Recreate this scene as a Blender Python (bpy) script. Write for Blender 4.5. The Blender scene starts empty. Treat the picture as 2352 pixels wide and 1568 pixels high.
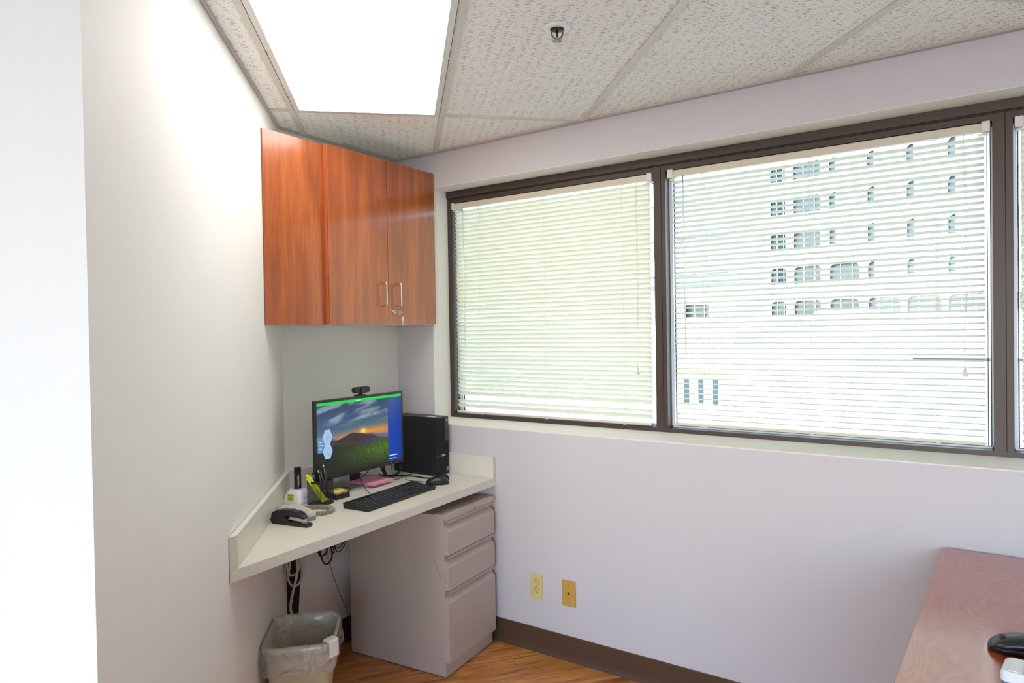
import bpy, bmesh, math, random
from mathutils import Vector, Matrix, noise
random.seed(7)
R = math.radians
scene = bpy.context.scene
COL = scene.collection

# ------------------------------------------------------------ camera
def make_camera():
    yaw, pitch, roll = R(55.617), R(-.847), R(-.944)
    F = Vector((math.sin(yaw)*math.cos(pitch), math.cos(yaw)*math.cos(pitch), math.sin(pitch)))
    Rt = Vector((math.cos(yaw), -math.sin(yaw), 0)); U = Rt.cross(F)
    cr, sr = math.cos(roll), math.sin(roll)
    right = cr*Rt + sr*U; up = -sr*Rt + cr*U
    cam = bpy.data.cameras.new('camera'); o = bpy.data.objects.new('camera', cam); COL.objects.link(o)
    m = Matrix.Identity(4)
    for i in range(3):
        m[i][0] = right[i]; m[i][1] = up[i]; m[i][2] = -F[i]
    m[0][3], m[1][3], m[2][3] = 0, 0, 1.5
    o.matrix_world = m
    cam.sensor_width = 36; cam.lens = 24.0; cam.clip_start = .02; cam.clip_end = 600
    scene.camera = o
make_camera()

# ------------------------------------------------------------ world, sun, exposure
w = bpy.data.worlds.new('world'); scene.world = w; w.use_nodes = True
nt = w.node_tree; nt.nodes.clear()
sky = nt.nodes.new('ShaderNodeTexSky'); sky.sky_type = 'NISHITA'; sky.sun_disc = False
sky.sun_elevation = R(48); sky.sun_rotation = R(250); sky.air_density = 1.0; sky.dust_density = 1.0
bg = nt.nodes.new('ShaderNodeBackground'); bg.inputs['Strength'].default_value = 1.2
out = nt.nodes.new('ShaderNodeOutputWorld')
nt.links.new(sky.outputs[0], bg.inputs[0]); nt.links.new(bg.outputs[0], out.inputs[0])

def area(name, loc, rot, sx, sy, power, color, portal=False, vis=True):
    l = bpy.data.lights.new(name, 'AREA'); l.shape = 'RECTANGLE'; l.size = sx; l.size_y = sy
    l.energy = power; l.color = color
    if portal: l.cycles.is_portal = True
    o = bpy.data.objects.new(name, l); o.location = loc; o.rotation_euler = rot; COL.objects.link(o)
    return o
sun = bpy.data.lights.new('sun', 'SUN'); sun.energy = 20.0; sun.angle = R(.6); sun.color = (1, .97, .94)
so = bpy.data.objects.new('sun', sun); COL.objects.link(so)
so.rotation_euler = Vector((-.55, -.45, .9)).to_track_quat('Z', 'Y').to_euler()
# the portal only guides the sky light through the windows; the side lamp is extra
area('window_portal', (2.95, .52, 1.64), (0, R(90), 0), 1.25, 3.7, 1, (1, 1, 1), True)
area('side_fill_light', (-2.24, -.4, 1.45), (0, R(-90), 0), 1.9, 2.6, 39, (.30, .57, 1))  # added blue lamp in an unseen opening, brightens the front left wall
scene.view_settings.view_transform = 'Standard'
scene.view_settings.look = 'None'
scene.view_settings.exposure = 0.2
scene.view_settings.gamma = 1.0
scene.view_settings.use_curve_mapping = False
scene.cycles.use_denoising = True
scene.cycles.max_bounces = 12
scene.cycles.diffuse_bounces = 8
scene.cycles.transparent_max_bounces = 24
scene.cycles.sample_clamp_indirect = 6

# ------------------------------------------------------------ materials
def new_mat(name):
    m = bpy.data.materials.new(name); m.use_nodes = True
    return m, m.node_tree.nodes, m.node_tree.links, m.node_tree.nodes['Principled BSDF']
def srgb(r, g, b):
    f = lambda c: (c/12.92 if c <= .04045 else ((c+.055)/1.055)**2.4)
    return (f(r/255), f(g/255), f(b/255), 1)
def plain(name, col, rough=.5, metal=0, spec=.5, bump=0, bscale=200, coat=0, var=.03):
    m, N, L, P = new_mat(name)
    P.inputs['Roughness'].default_value = rough; P.inputs['Metallic'].default_value = metal
    P.inputs['Specular IOR Level'].default_value = spec; P.inputs['Coat Weight'].default_value = coat
    tc = N.new('ShaderNodeTexCoord'); nz = N.new('ShaderNodeTexNoise'); nz.inputs['Scale'].default_value = 6
    nz.inputs['Detail'].default_value = 4
    mx = N.new('ShaderNodeMix'); mx.data_type = 'RGBA'
    c = srgb(*col)
    mx.inputs[6].default_value = tuple(min(1, x*(1-var)) for x in c[:3])+(1,)
    mx.inputs[7].default_value = tuple(min(1, x*(1+var)) for x in c[:3])+(1,)
    L.new(tc.outputs['Object'], nz.inputs['Vector']); L.new(nz.outputs['Fac'], mx.inputs[0]); L.new(mx.outputs[2], P.inputs['Base Color'])
    if bump:
        n2 = N.new('ShaderNodeTexNoise'); n2.inputs['Scale'].default_value = bscale
        b = N.new('ShaderNodeBump'); b.inputs['Strength'].default_value = bump; b.inputs['Distance'].default_value = .002
        L.new(tc.outputs['Object'], n2.inputs['Vector']); L.new(n2.outputs['Fac'], b.inputs['Height']); L.new(b.outputs[0], P.inputs['Normal'])
    return m
def emis(name, col, strength):
    m, N, L, P = new_mat(name); N.remove(P)
    e = N.new('ShaderNodeEmission'); e.inputs[0].default_value = srgb(*col); e.inputs[1].default_value = strength
    L.new(e.outputs[0], N['Material Output'].inputs[0]); return m
def wood(name, cols, axis='Z', stretch=14, rough=.3, scale=2.2, coat=.0, distort=1.2, extra=None):
    m, N, L, P = new_mat(name)
    P.inputs['Roughness'].default_value = rough; P.inputs['Coat Weight'].default_value = coat; P.inputs['Coat Roughness'].default_value = .17; P.inputs['Coat IOR'].default_value = 1.6
    tc = N.new('ShaderNodeTexCoord'); mp = N.new('ShaderNodeMapping')
    s = [stretch]*3; s['XYZ'.index(axis)] = 1.0
    mp.inputs['Scale'].default_value = s
    L.new(tc.outputs['Object'], mp.inputs['Vector'])
    n1 = N.new('ShaderNodeTexNoise'); n1.inputs['Scale'].default_value = scale*.45; n1.inputs['Detail'].default_value = 3; n1.inputs['Distortion'].default_value = distort
    n2 = N.new('ShaderNodeTexNoise'); n2.inputs['Scale'].default_value = scale*4; n2.inputs['Detail'].default_value = 8; n2.inputs['Roughness'].default_value = .7
    L.new(mp.outputs[0], n1.inputs['Vector']); L.new(mp.outputs[0], n2.inputs['Vector'])
    ad = N.new('ShaderNodeMath'); ad.operation = 'MULTIPLY_ADD'; ad.inputs[1].default_value = .45
    ml = N.new('ShaderNodeMath'); ml.operation = 'MULTIPLY'; ml.inputs[1].default_value = .62
    L.new(n1.outputs['Fac'], ml.inputs[0]); L.new(n2.outputs['Fac'], ad.inputs[0]); L.new(ml.outputs[0], ad.inputs[2])
    rp = N.new('ShaderNodeValToRGB'); el = rp.color_ramp.elements
    el[0].position = .38; el[0].color = srgb(*cols[0]); el[1].position = .68; el[1].color = srgb(*cols[2])
    e = el.new(.53); e.color = srgb(*cols[1])
    L.new(ad.outputs[0], rp.inputs[0]); L.new(rp.outputs[0], P.inputs['Base Color'])
    return m

M = {}
M['wall'] = plain('wall_paint', (234, 233, 230), .62, bump=.12, bscale=260, var=.01)
M['wall_win'] = plain('wall_paint_shade_tint', (206, 202, 206), .62, bump=.12, bscale=260, var=.01)  # wall paint darkened towards lilac: the window wall's shade is in this colour
M['reveal'] = plain('reveal_paint', (233, 232, 226), .6, var=.01)
M['grid'] = plain('ceiling_grid_enamel', (214, 211, 204), .45)
M['angle'] = plain('wall_angle_enamel', (190, 184, 178), .45)
M['bronze'] = plain('bronze_aluminium', (72, 60, 54), .45, .2, bump=.1, bscale=600)
M['bronze_dark'] = plain('bronze_shadow_groove', (40, 34, 32), .6)
M['alu'] = plain('clear_aluminium', (222, 230, 240), .4, .0)
M['gasket'] = plain('black_gasket', (40, 52, 60), .6)
M['blind_rail'] = plain('blind_rail_enamel', (214, 206, 188), .45)
M['blind_plastic'] = plain('blind_plastic', (226, 222, 214), .35)
M['cord'] = plain('blind_cord', (225, 225, 215), .8)
M['clear'] = plain('clear_wand', (248, 252, 252), .2)
M['dark_metal'] = plain('dark_hook_metal', (90, 92, 96), .35, .8)
M['cherry'] = wood('cherry_laminate', [(132, 60, 18), (162, 80, 28), (184, 98, 38)], 'Z', 16, .3, 2.0, coat=1.0)
M['cherry_edge'] = wood('cherry_edge', [(140, 62, 28), (168, 82, 40), (182, 96, 50)], 'Z', 16, .35, 2.0)
M['melamine'] = plain('white_melamine', (225, 224, 218), .4)
M['desk_cherry'] = None
M['base'] = plain('brown_cove_base', (84, 62, 48), .42, var=.05)
M['cabinet_metal'] = plain('taupe_enamel', (186, 172, 163), .42, bump=.25, bscale=900, var=.01)
M['lip'] = plain('taupe_plastic_lip', (176, 160, 148), .45)
M['black_gap'] = plain('black_gap', (18, 17, 18), .7)
M['chrome'] = plain('brushed_nickel', (205, 198, 186), .28, .95)
M['black'] = plain('black_plastic', (30, 30, 32), .42, bump=.12, bscale=900)
M['black_gloss'] = plain('black_plastic_smooth', (34, 34, 38), .28)
M['black_key'] = plain('black_key_plastic', (26, 27, 32), .38)
M['bin'] = plain('beige_bin_plastic', (203, 190, 160), .5)
M['white_pl'] = plain('white_device_plastic', (226, 228, 238), .35)
M['grey_pl'] = plain('light_grey_device_plastic', (190, 191, 188), .42)
M['dgrey_pl'] = plain('mid_grey_device_plastic', (132, 136, 140), .45)
M['lav'] = plain('lavender_rubber', (158, 150, 156), .55)
M['coil'] = plain('grey_coil_rubber', (160, 148, 142), .5)
M['silver'] = plain('silver_stand', (196, 200, 206), .3, .7)
M['base_dark'] = plain('stand_base_dark', (128, 131, 124), .4, .0)
M['pink'] = plain('pink_paper', (236, 160, 184), .8)
M['yellow_paper'] = plain('yellow_paper', (240, 214, 120), .8)
M['hi'] = plain('highlighter_yellow', (226, 240, 0), .4)
M['sticker_lime'] = plain('lime_sticker', (190, 214, 60), .6)
M['sticker_white'] = plain('white_sticker', (238, 238, 240), .5)
M['sticker_orange'] = plain('orange_sticker', (240, 150, 40), .5)
M['ink'] = plain('dark_ink', (40, 40, 44), .6)
M['ink_white'] = plain('white_ink', (235, 238, 242), .5)
M['ink_green'] = plain('green_ink', (30, 120, 90), .5)
M['ink_blue'] = plain('blue_ink', (60, 60, 130), .5)
M['blue_sticker'] = plain('blue_badge', (50, 92, 190), .4)
M['ivory'] = plain('ivory_plastic', (214, 196, 138), .38)
M['ivory_dark'] = plain('aged_ivory_plastic', (198, 156, 74), .42)
M['slot'] = plain('slot_dark', (70, 56, 40), .7)
M['screw'] = plain('steel_screw', (150, 146, 140), .35, .8)
M['white_cord'] = plain('white_cord', (196, 184, 170), .55)
M['black_cord'] = plain('black_cord', (16, 16, 17), .45)
M['frame_white'] = plain('fixture_door_frame', (225, 226, 222), .35)
M['sprinkler_white'] = plain('sprinkler_white', (236, 240, 236), .35)
M['brass'] = plain('sprinkler_metal', (130, 118, 104), .3, .9)
M['red_led'] = emis('red_led', (255, 60, 30), 2.0)
M['concrete'] = plain('pale_precast', (226, 224, 218), .85, var=.04)
M['concrete_sh'] = plain('precast_in_shade', (104, 112, 126), .85, var=.04)  # darker copy of the pale precast, the wing's shade is in its colour
M['far_glass'] = plain('far_window_glass', (34, 54, 68), .15, spec=.8, var=.3)
M['far_frame'] = plain('far_window_frame', (205, 210, 212), .5)
M['pale_yellow'] = plain('pale_yellow_stucco', (196, 190, 130), .85)
M['roofing'] = plain('shade_grey_roofing', (128, 126, 140), .9, var=.1)  # lilac grey holds the shade on the lower roof in its colour
M['ground'] = plain('outdoor_concrete', (190, 190, 184), .9, var=.05)
M['grass'] = plain('grass', (120, 140, 60), .9, var=.2)
M['hook_white'] = plain('white_binder_clip', (236, 232, 228), .35)
M['speckle'] = None

def speckled(name, col, dark, scale=420):
    m, N, L, P = new_mat(name); P.inputs['Roughness'].default_value = .38
    tc = N.new('ShaderNodeTexCoord'); v = N.new('ShaderNodeTexNoise'); v.inputs['Scale'].default_value = scale; v.inputs['Detail'].default_value = 2
    rp = N.new('ShaderNodeValToRGB'); rp.color_ramp.elements[0].position = .34; rp.color_ramp.elements[1].position = .46
    rp.color_ramp.elements[0].color = srgb(*dark); rp.color_ramp.elements[1].color = srgb(*col)
    L.new(tc.outputs['Object'], v.inputs['Vector']); L.new(v.outputs['Fac'], rp.inputs[0]); L.new(rp.outputs[0], P.inputs['Base Color'])
    return m
M['speckle'] = speckled('speckled_laminate', (221, 218, 208), (212, 207, 195))

def tile_mat():
    m, N, L, P = new_mat('fissured_ceiling_tile'); P.inputs['Roughness'].default_value = .9; P.inputs['Specular IOR Level'].default_value = .1
    tc = N.new('ShaderNodeTexCoord')
    base = None
    def layer(sx, sy, thr, keep, seed, rot):
        mp = N.new('ShaderNodeMapping'); mp.inputs['Rotation'].default_value = (0, 0, rot); mp.inputs['Location'].default_value = (seed, seed*1.7, 0)
        mp.inputs['Scale'].default_value = (sx, sy, 1)
        nz = N.new('ShaderNodeTexNoise'); nz.inputs['Scale'].default_value = 28; nz.inputs['Detail'].default_value = 2
        sc = N.new('ShaderNodeVectorMath'); sc.operation = 'SCALE'; sc.inputs['Scale'].default_value = .007
        av = N.new('ShaderNodeVectorMath')
        L.new(tc.outputs['Object'], nz.inputs['Vector']); L.new(nz.outputs['Color'], sc.inputs[0]); L.new(sc.outputs[0], av.inputs[1]); L.new(tc.outputs['Object'], av.inputs[0])
        L.new(av.outputs[0], mp.inputs['Vector'])
        v = N.new('ShaderNodeTexVoronoi'); v.voronoi_dimensions = '2D'; v.inputs['Scale'].default_value = 1.0; v.inputs['Randomness'].default_value = 1
        L.new(mp.outputs[0], v.inputs['Vector'])
        lt = N.new('ShaderNodeMath'); lt.operation = 'LESS_THAN'; lt.inputs[1].default_value = thr; L.new(v.outputs['Distance'], lt.inputs[0])
        sp = N.new('ShaderNodeSeparateColor'); L.new(v.outputs['Color'], sp.inputs[0])
        k = N.new('ShaderNodeMath'); k.operation = 'LESS_THAN'; k.inputs[1].default_value = keep; L.new(sp.outputs[0], k.inputs[0])
        mu = N.new('ShaderNodeMath'); mu.operation = 'MULTIPLY'; L.new(lt.outputs[0], mu.inputs[0]); L.new(k.outputs[0], mu.inputs[1])
        return mu.outputs[0]
    a = layer(27, 190, .20, .34, 0, 0.0)
    b = layer(50, 190, .16, .26, 3.3, .45)
    c = layer(44, 190, .16, .26, 7.1, -.4)
    d = layer(110, 130, .12, .25, 5.2, 0)
    cur = a
    for x in (b, c, d):
        mx = N.new('ShaderNodeMath'); mx.operation = 'MAXIMUM'; L.new(cur, mx.inputs[0]); L.new(x, mx.inputs[1]); cur = mx.outputs[0]
    mix = N.new('ShaderNodeMix'); mix.data_type = 'RGBA'; mix.inputs[6].default_value = srgb(248, 250, 246); mix.inputs[7].default_value = srgb(168, 158, 152)
    L.new(cur, mix.inputs[0]); L.new(mix.outputs[2], P.inputs['Base Color'])
    inv = N.new('ShaderNodeMath'); inv.operation = 'SUBTRACT'; inv.inputs[0].default_value = 1; L.new(cur, inv.inputs[1])
    b = N.new('ShaderNodeBump'); b.inputs['Strength'].default_value = .2; b.inputs['Distance'].default_value = .001
    L.new(inv.outputs[0], b.inputs['Height']); L.new(b.outputs[0], P.inputs['Normal'])
    return m
M['tile'] = tile_mat()

def floor_mat():
    m, N, L, P = new_mat('wood_plank_floor'); P.inputs['Roughness'].default_value = .38
    tc = N.new('ShaderNodeTexCoord'); mp = N.new('ShaderNodeMapping'); mp.inputs['Rotation'].default_value = (0, 0, R(38))
    L.new(tc.outputs['Object'], mp.inputs['Vector'])
    br = N.new('ShaderNodeTexBrick'); br.inputs['Scale'].default_value = 1; br.inputs['Brick Width'].default_value = .92; br.inputs['Row Height'].default_value = .1
    br.inputs['Mortar Size'].default_value = .0006; br.inputs['Color1'].default_value = (0, 0, 0, 1); br.inputs['Color2'].default_value = (1, 1, 1, 1); br.inputs['Mortar'].default_value = (.4, .4, .4, 1)
    L.new(mp.outputs[0], br.inputs['Vector'])
    m2 = N.new('ShaderNodeMapping'); m2.inputs['Scale'].default_value = (1.0, 9, 1); L.new(mp.outputs[0], m2.inputs['Vector'])
    av = N.new('ShaderNodeVectorMath'); sc = N.new('ShaderNodeVectorMath'); sc.operation = 'SCALE'; sc.inputs['Scale'].default_value = 4
    L.new(br.outputs['Color'], sc.inputs[0]); L.new(m2.outputs[0], av.inputs[0]); L.new(sc.outputs[0], av.inputs[1])
    n1 = N.new('ShaderNodeTexNoise'); n1.inputs['Scale'].default_value = 3.2; n1.inputs['Detail'].default_value = 7; n1.inputs['Distortion'].default_value = .8; n1.inputs['Roughness'].default_value = .62
    L.new(av.outputs[0], n1.inputs['Vector'])
    rp = N.new('ShaderNodeValToRGB'); el = rp.color_ramp.elements; el[0].position = .32; el[0].color = srgb(142, 82, 40); el[1].position = .66; el[1].color = srgb(222, 164, 96)
    e = el.new(.5); e.color = srgb(198, 130, 68)
    L.new(n1.outputs['Fac'], rp.inputs[0])
    hs = N.new('ShaderNodeMix'); hs.data_type = 'RGBA'; hs.blend_type = 'MULTIPLY'; hs.inputs[0].default_value = .25
    L.new(rp.outputs[0], hs.inputs[6]); L.new(br.outputs['Color'], hs.inputs[7])
    ad = N.new('ShaderNodeMix'); ad.data_type = 'RGBA'; ad.inputs[7].default_value = srgb(120, 70, 34); L.new(br.outputs['Fac'], ad.inputs[0]); L.new(hs.outputs[2], ad.inputs[6])
    L.new(ad.outputs[2], P.inputs['Base Color'])
    return m
M['floor'] = floor_mat()

def swirl_desk():
    m, N, L, P = new_mat('cherry_desk_laminate'); P.inputs['Roughness'].default_value = .3; P.inputs['Coat Weight'].default_value = 1; P.inputs['Coat Roughness'].default_value = .17; P.inputs['Coat IOR'].default_value = 1.62
    tc = N.new('ShaderNodeTexCoord'); mp = N.new('ShaderNodeMapping'); mp.inputs['Scale'].default_value = (1.6, 4.0, 1)
    L.new(tc.outputs['Object'], mp.inputs['Vector'])
    n0 = N.new('ShaderNodeTexNoise'); n0.inputs['Scale'].default_value = 1.5; n0.inputs['Detail'].default_value = 1.5
    L.new(mp.outputs[0], n0.inputs['Vector'])
    ml = N.new('ShaderNodeMath'); ml.operation = 'MULTIPLY'; ml.inputs[1].default_value = 170; L.new(n0.outputs['Fac'], ml.inputs[0])
    sn = N.new('ShaderNodeMath'); sn.operation = 'SINE'; L.new(ml.outputs[0], sn.inputs[0])
    n2 = N.new('ShaderNodeTexNoise'); n2.inputs['Scale'].default_value = 14; n2.inputs['Detail'].default_value = 8; L.new(mp.outputs[0], n2.inputs['Vector'])
    ma = N.new('ShaderNodeMath'); ma.operation = 'MULTIPLY_ADD'; ma.inputs[1].default_value = .06; m3 = N.new('ShaderNodeMath'); m3.operation = 'MULTIPLY_ADD'; m3.inputs[1].default_value = .4; m3.inputs[2].default_value = .3; L.new(n2.outputs['Fac'], m3.inputs[0]); L.new(sn.outputs[0], ma.inputs[0]); L.new(m3.outputs[0], ma.inputs[2])
    rp = N.new('ShaderNodeValToRGB'); el = rp.color_ramp.elements; el[0].position = .3; el[0].color = srgb(142, 58, 28); el[1].position = .8; el[1].color = srgb(190, 92, 50)
    L.new(ma.outputs[0], rp.inputs[0]); L.new(rp.outputs[0], P.inputs['Base Color'])
    return m
M['desk_cherry'] = swirl_desk()

def slat_mat():
    m, N, L, P = new_mat('blind_slat_enamel'); P.inputs['Base Color'].default_value = srgb(228, 231, 214); P.inputs['Roughness'].default_value = .4
    tr = N.new('ShaderNodeBsdfTranslucent'); tr.inputs[0].default_value = srgb(244, 250, 238)
    nz = N.new('ShaderNodeTexNoise'); nz.inputs['Scale'].default_value = 3; tc = N.new('ShaderNodeTexCoord'); L.new(tc.outputs['Object'], nz.inputs['Vector'])
    mr = N.new('ShaderNodeMapRange'); mr.inputs[3].default_value = .09; mr.inputs[4].default_value = .13; L.new(nz.outputs['Fac'], mr.inputs[0])
    mx = N.new('ShaderNodeMixShader'); L.new(mr.outputs[0], mx.inputs[0])
    L.new(P.outputs[0], mx.inputs[1]); L.new(tr.outputs[0], mx.inputs[2]); L.new(mx.outputs[0], N['Material Output'].inputs[0])
    return m
M['slat'] = slat_mat()

def glass_mat(name, tint=(.93, .96, .95), refl=.06):
    m, N, L, P = new_mat(name); N.remove(P)
    t = N.new('ShaderNodeBsdfTransparent'); t.inputs[0].default_value = tint+(1,)
    g = N.new('ShaderNodeBsdfGlossy'); g.inputs['Roughness'].default_value = .02
    fr = N.new('ShaderNodeFresnel'); fr.inputs[0].default_value = 1.35
    mx = N.new('ShaderNodeMixShader'); L.new(fr.outputs[0], mx.inputs[0]); L.new(t.outputs[0], mx.inputs[1]); L.new(g.outputs[0], mx.inputs[2])
    L.new(mx.outputs[0], N['Material Output'].inputs[0]); return m
M['pane'] = glass_mat('window_glass')
M['acrylic'] = glass_mat('clear_acrylic', (.9, .92, .9))

def liner_mat():
    m, N, L, P = new_mat('clear_bin_liner')
    P.inputs['Base Color'].default_value = (.78, .82, .8, 1); P.inputs['Roughness'].default_value = .1; P.inputs['Coat Weight'].default_value = 1; P.inputs['Coat Roughness'].default_value = .04
    tc = N.new('ShaderNodeTexCoord'); nz = N.new('ShaderNodeTexNoise'); nz.inputs['Scale'].default_value = 20; nz.inputs['Detail'].default_value = 1; nz.inputs['Distortion'].default_value = .8
    b = N.new('ShaderNodeBump'); b.inputs['Strength'].default_value = 1; b.inputs['Distance'].default_value = .06
    L.new(tc.outputs['Object'], nz.inputs['Vector']); L.new(nz.outputs['Fac'], b.inputs['Height']); L.new(b.outputs[0], P.inputs['Normal'])
    t = N.new('ShaderNodeBsdfTransparent'); mx = N.new('ShaderNodeMixShader'); mx.inputs[0].default_value = .35
    L.new(t.outputs[0], mx.inputs[1]); L.new(P.outputs[0], mx.inputs[2]); L.new(mx.outputs[0], N['Material Output'].inputs[0]); return m
M['liner'] = liner_mat()

def mesh_mat():
    m, N, L, P = new_mat('black_wire_mesh'); P.inputs['Base Color'].default_value = (.015, .015, .016, 1); P.inputs['Roughness'].default_value = .4
    tc = N.new('ShaderNodeTexCoord'); sp = N.new('ShaderNodeSeparateXYZ'); L.new(tc.outputs['Object'], sp.inputs[0])
    s = N.new('ShaderNodeMath'); s.operation = 'ADD'; L.new(sp.outputs[0], s.inputs[0]); L.new(sp.outputs[1], s.inputs[1])
    def diag(op):
        a = N.new('ShaderNodeMath'); a.operation = op; L.new(s.outputs[0], a.inputs[0]); L.new(sp.outputs[2], a.inputs[1])
        k = N.new('ShaderNodeMath'); k.operation = 'MULTIPLY'; k.inputs[1].default_value = 2200; L.new(a.outputs[0], k.inputs[0])
        q = N.new('ShaderNodeMath'); q.operation = 'SINE'; L.new(k.outputs[0], q.inputs[0])
        g = N.new('ShaderNodeMath'); g.operation = 'GREATER_THAN'; g.inputs[1].default_value = .72; L.new(q.outputs[0], g.inputs[0]); return g.outputs[0]
    mxm = N.new('ShaderNodeMath'); mxm.operation = 'MAXIMUM'; L.new(diag('ADD'), mxm.inputs[0]); L.new(diag('SUBTRACT'), mxm.inputs[1])
    t = N.new('ShaderNodeBsdfTransparent'); mx = N.new('ShaderNodeMixShader')
    L.new(mxm.outputs[0], mx.inputs[0]); L.new(t.outputs[0], mx.inputs[1]); L.new(P.outputs[0], mx.inputs[2]); L.new(mx.outputs[0], N['Material Output'].inputs[0]); return m
M['wiremesh'] = mesh_mat()

def lens_mat():
    m, N, L, P = new_mat('lit_fluorescent_lens'); N.remove(P)
    e = N.new('ShaderNodeEmission'); e.inputs[0].default_value = (1, .955, .87, 1); e.inputs[1].default_value = 6.0
    L.new(e.outputs[0], N['Material Output'].inputs[0]); return m
M['lens'] = lens_mat()

# ------------------------------------------------------------ mesh helpers
class MB:
    def __init__(s): s.bm = bmesh.new(); s.mats = []; s.cur = 0
    def mat(s, m):
        if m not in s.mats: s.mats.append(m)
        s.cur = s.mats.index(m); return s
    def _faces(s, before):
        for f in s.bm.faces:
            if f.index == -1 or f not in before: pass
    def face(s, vs, smooth=False):
        try:
            f = s.bm.faces.new(vs); f.material_index = s.cur; f.smooth = smooth; return f
        except ValueError: return None
    def box(s, x0, x1, y0, y1, z0, z1, bev=0):
        vs = [s.bm.verts.new((x, y, z)) for x in (x0, x1) for y in (y0, y1) for z in (z0, z1)]
        fs = [s.face([vs[i] for i in q]) for q in ((0, 1, 3, 2), (4, 6, 7, 5), (0, 4, 5, 1), (2, 3, 7, 6), (0, 2, 6, 4), (1, 5, 7, 3))]
        if bev:
            es = set(e for f in fs for e in f.edges)
            r = bmesh.ops.bevel(s.bm, geom=list(es), offset=bev, segments=2, affect='EDGES', profile=.6)
            for f in r['faces']: f.material_index = s.cur; f.smooth = False
        return s
    def prism(s, pts, z0, z1, ax='Z', bev=0):
        def P(a, b, c): return {'Z': (a, b, c), 'X': (c, a, b), 'Y': (a, c, b)}[ax]
        lo = [s.bm.verts.new(P(a, b, z0)) for a, b in pts]; hi = [s.bm.verts.new(P(a, b, z1)) for a, b in pts]
        n = len(pts); fs = [s.face(lo[::-1]), s.face(hi)]
        for i in range(n): fs.append(s.face([lo[i], lo[(i+1) % n], hi[(i+1) % n], hi[i]]))
        if bev:
            es = set(e for f in fs if f for e in f.edges)
            r = bmesh.ops.bevel(s.bm, geom=list(es), offset=bev, segments=2, affect='EDGES', profile=.6)
            for f in r['faces']: f.material_index = s.cur
        return s
    def cyl(s, p0, p1, r0, r1=None, n=20, cap=True):
        p0, p1 = Vector(p0), Vector(p1); r1 = r0 if r1 is None else r1
        d = (p1-p0).normalized(); a = d.orthogonal().normalized(); b = d.cross(a)
        A = [s.bm.verts.new(p0+(a*math.cos(t)+b*math.sin(t))*r0) for t in [2*math.pi*i/n for i in range(n)]]
        B = [s.bm.verts.new(p1+(a*math.cos(t)+b*math.sin(t))*r1) for t in [2*math.pi*i/n for i in range(n)]]
        for i in range(n): s.face([A[i], A[(i+1) % n], B[(i+1) % n], B[i]], True)
        if cap: s.face(A[::-1]); s.face(B)
        return s
    def lathe(s, prof, n=24, c=(0, 0, 0)):
        rings = []
        for r, z in prof:
            rings.append([s.bm.verts.new((c[0]+r*math.cos(2*math.pi*i/n), c[1]+r*math.sin(2*math.pi*i/n), c[2]+z)) for i in range(n)])
        for k in range(len(rings)-1):
            for i in range(n): s.face([rings[k][i], rings[k][(i+1) % n], rings[k+1][(i+1) % n], rings[k+1][i]], True)
        s.face(rings[0][::-1]); s.face(rings[-1]); return s
    def tube(s, pts, r, n=8, smooth=6, closed=False):
        pts = [Vector(p) for p in pts]
        if smooth > 1:
            q = []; m = len(pts)
            for i in range(m if closed else m-1):
                if closed: p0, p1, p2, p3 = pts[i-1], pts[i], pts[(i+1) % m], pts[(i+2) % m]
                else: p0, p1, p2, p3 = pts[max(i-1, 0)], pts[i], pts[i+1], pts[min(i+2, m-1)]
                for k in range(smooth):
                    t = k/smooth
                    q.append(.5*((2*p1)+(-p0+p2)*t+(2*p0-5*p1+4*p2-p3)*t*t+(-p0+3*p1-3*p2+p3)*t**3))
            if not closed: q.append(pts[-1])
            pts = q
        m = len(pts); rings = []; up = None
        for i in range(m):
            d = (pts[(i+1) % m]-pts[i-1]) if closed else (pts[min(i+1, m-1)]-pts[max(i-1, 0)])
            if d.length < 1e-9: d = Vector((0, 0, 1))
            d.normalize()
            if up is None: up = d.orthogonal().normalized()
            a = (up-d*up.dot(d)); a = a.normalized() if a.length > 1e-6 else d.orthogonal().normalized(); up = a; b = d.cross(a)
            rings.append([s.bm.verts.new(pts[i]+(a*math.cos(t)+b*math.sin(t))*r) for t in [2*math.pi*j/n for j in range(n)]])
        for i in range(m if closed else m-1):
            A, B = rings[i], rings[(i+1) % m]
            for j in range(n): s.face([A[j], A[(j+1) % n], B[(j+1) % n], B[j]], True)
        if not closed: s.face(rings[0][::-1]); s.face(rings[-1])
        return s
    def loft(s, rings, smooth=True, cap=True):
        V = [[s.bm.verts.new(p) for p in r] for r in rings]; n = len(V[0])
        for k in range(len(V)-1):
            for i in range(n): s.face([V[k][i], V[k][(i+1) % n], V[k+1][(i+1) % n], V[k+1][i]], smooth)
        if cap: s.face(V[0][::-1]); s.face(V[-1])
        return s
    def mesh(s, name):
        bmesh.ops.recalc_face_normals(s.bm, faces=s.bm.faces)
        me = bpy.data.meshes.new(name); s.bm.to_mesh(me); s.bm.free()
        for m in s.mats: me.materials.append(m)
        return me
    def obj(s, name, parent=None, loc=None, rotz=0, label=None):
        o = bpy.data.objects.new(name, s.mesh(name)); COL.objects.link(o)
        if parent: o.parent = parent
        if loc: o.location = loc
        if rotz: o.rotation_euler = (0, 0, rotz)
        if label: o['label'] = label
        return o
def rrect(cx, cy, w, h, r, n=6):
    pts = []
    for sx, sy, a0 in ((1, 1, 0), (-1, 1, 90), (-1, -1, 180), (1, -1, 270)):
        for k in range(n+1):
            a = R(a0+90*k/n); pts.append((cx+sx*(w/2-r)+r*math.cos(a), cy+sy*(h/2-r)+r*math.sin(a)))
    return pts
def B(m): return MB().mat(M[m])
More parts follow.
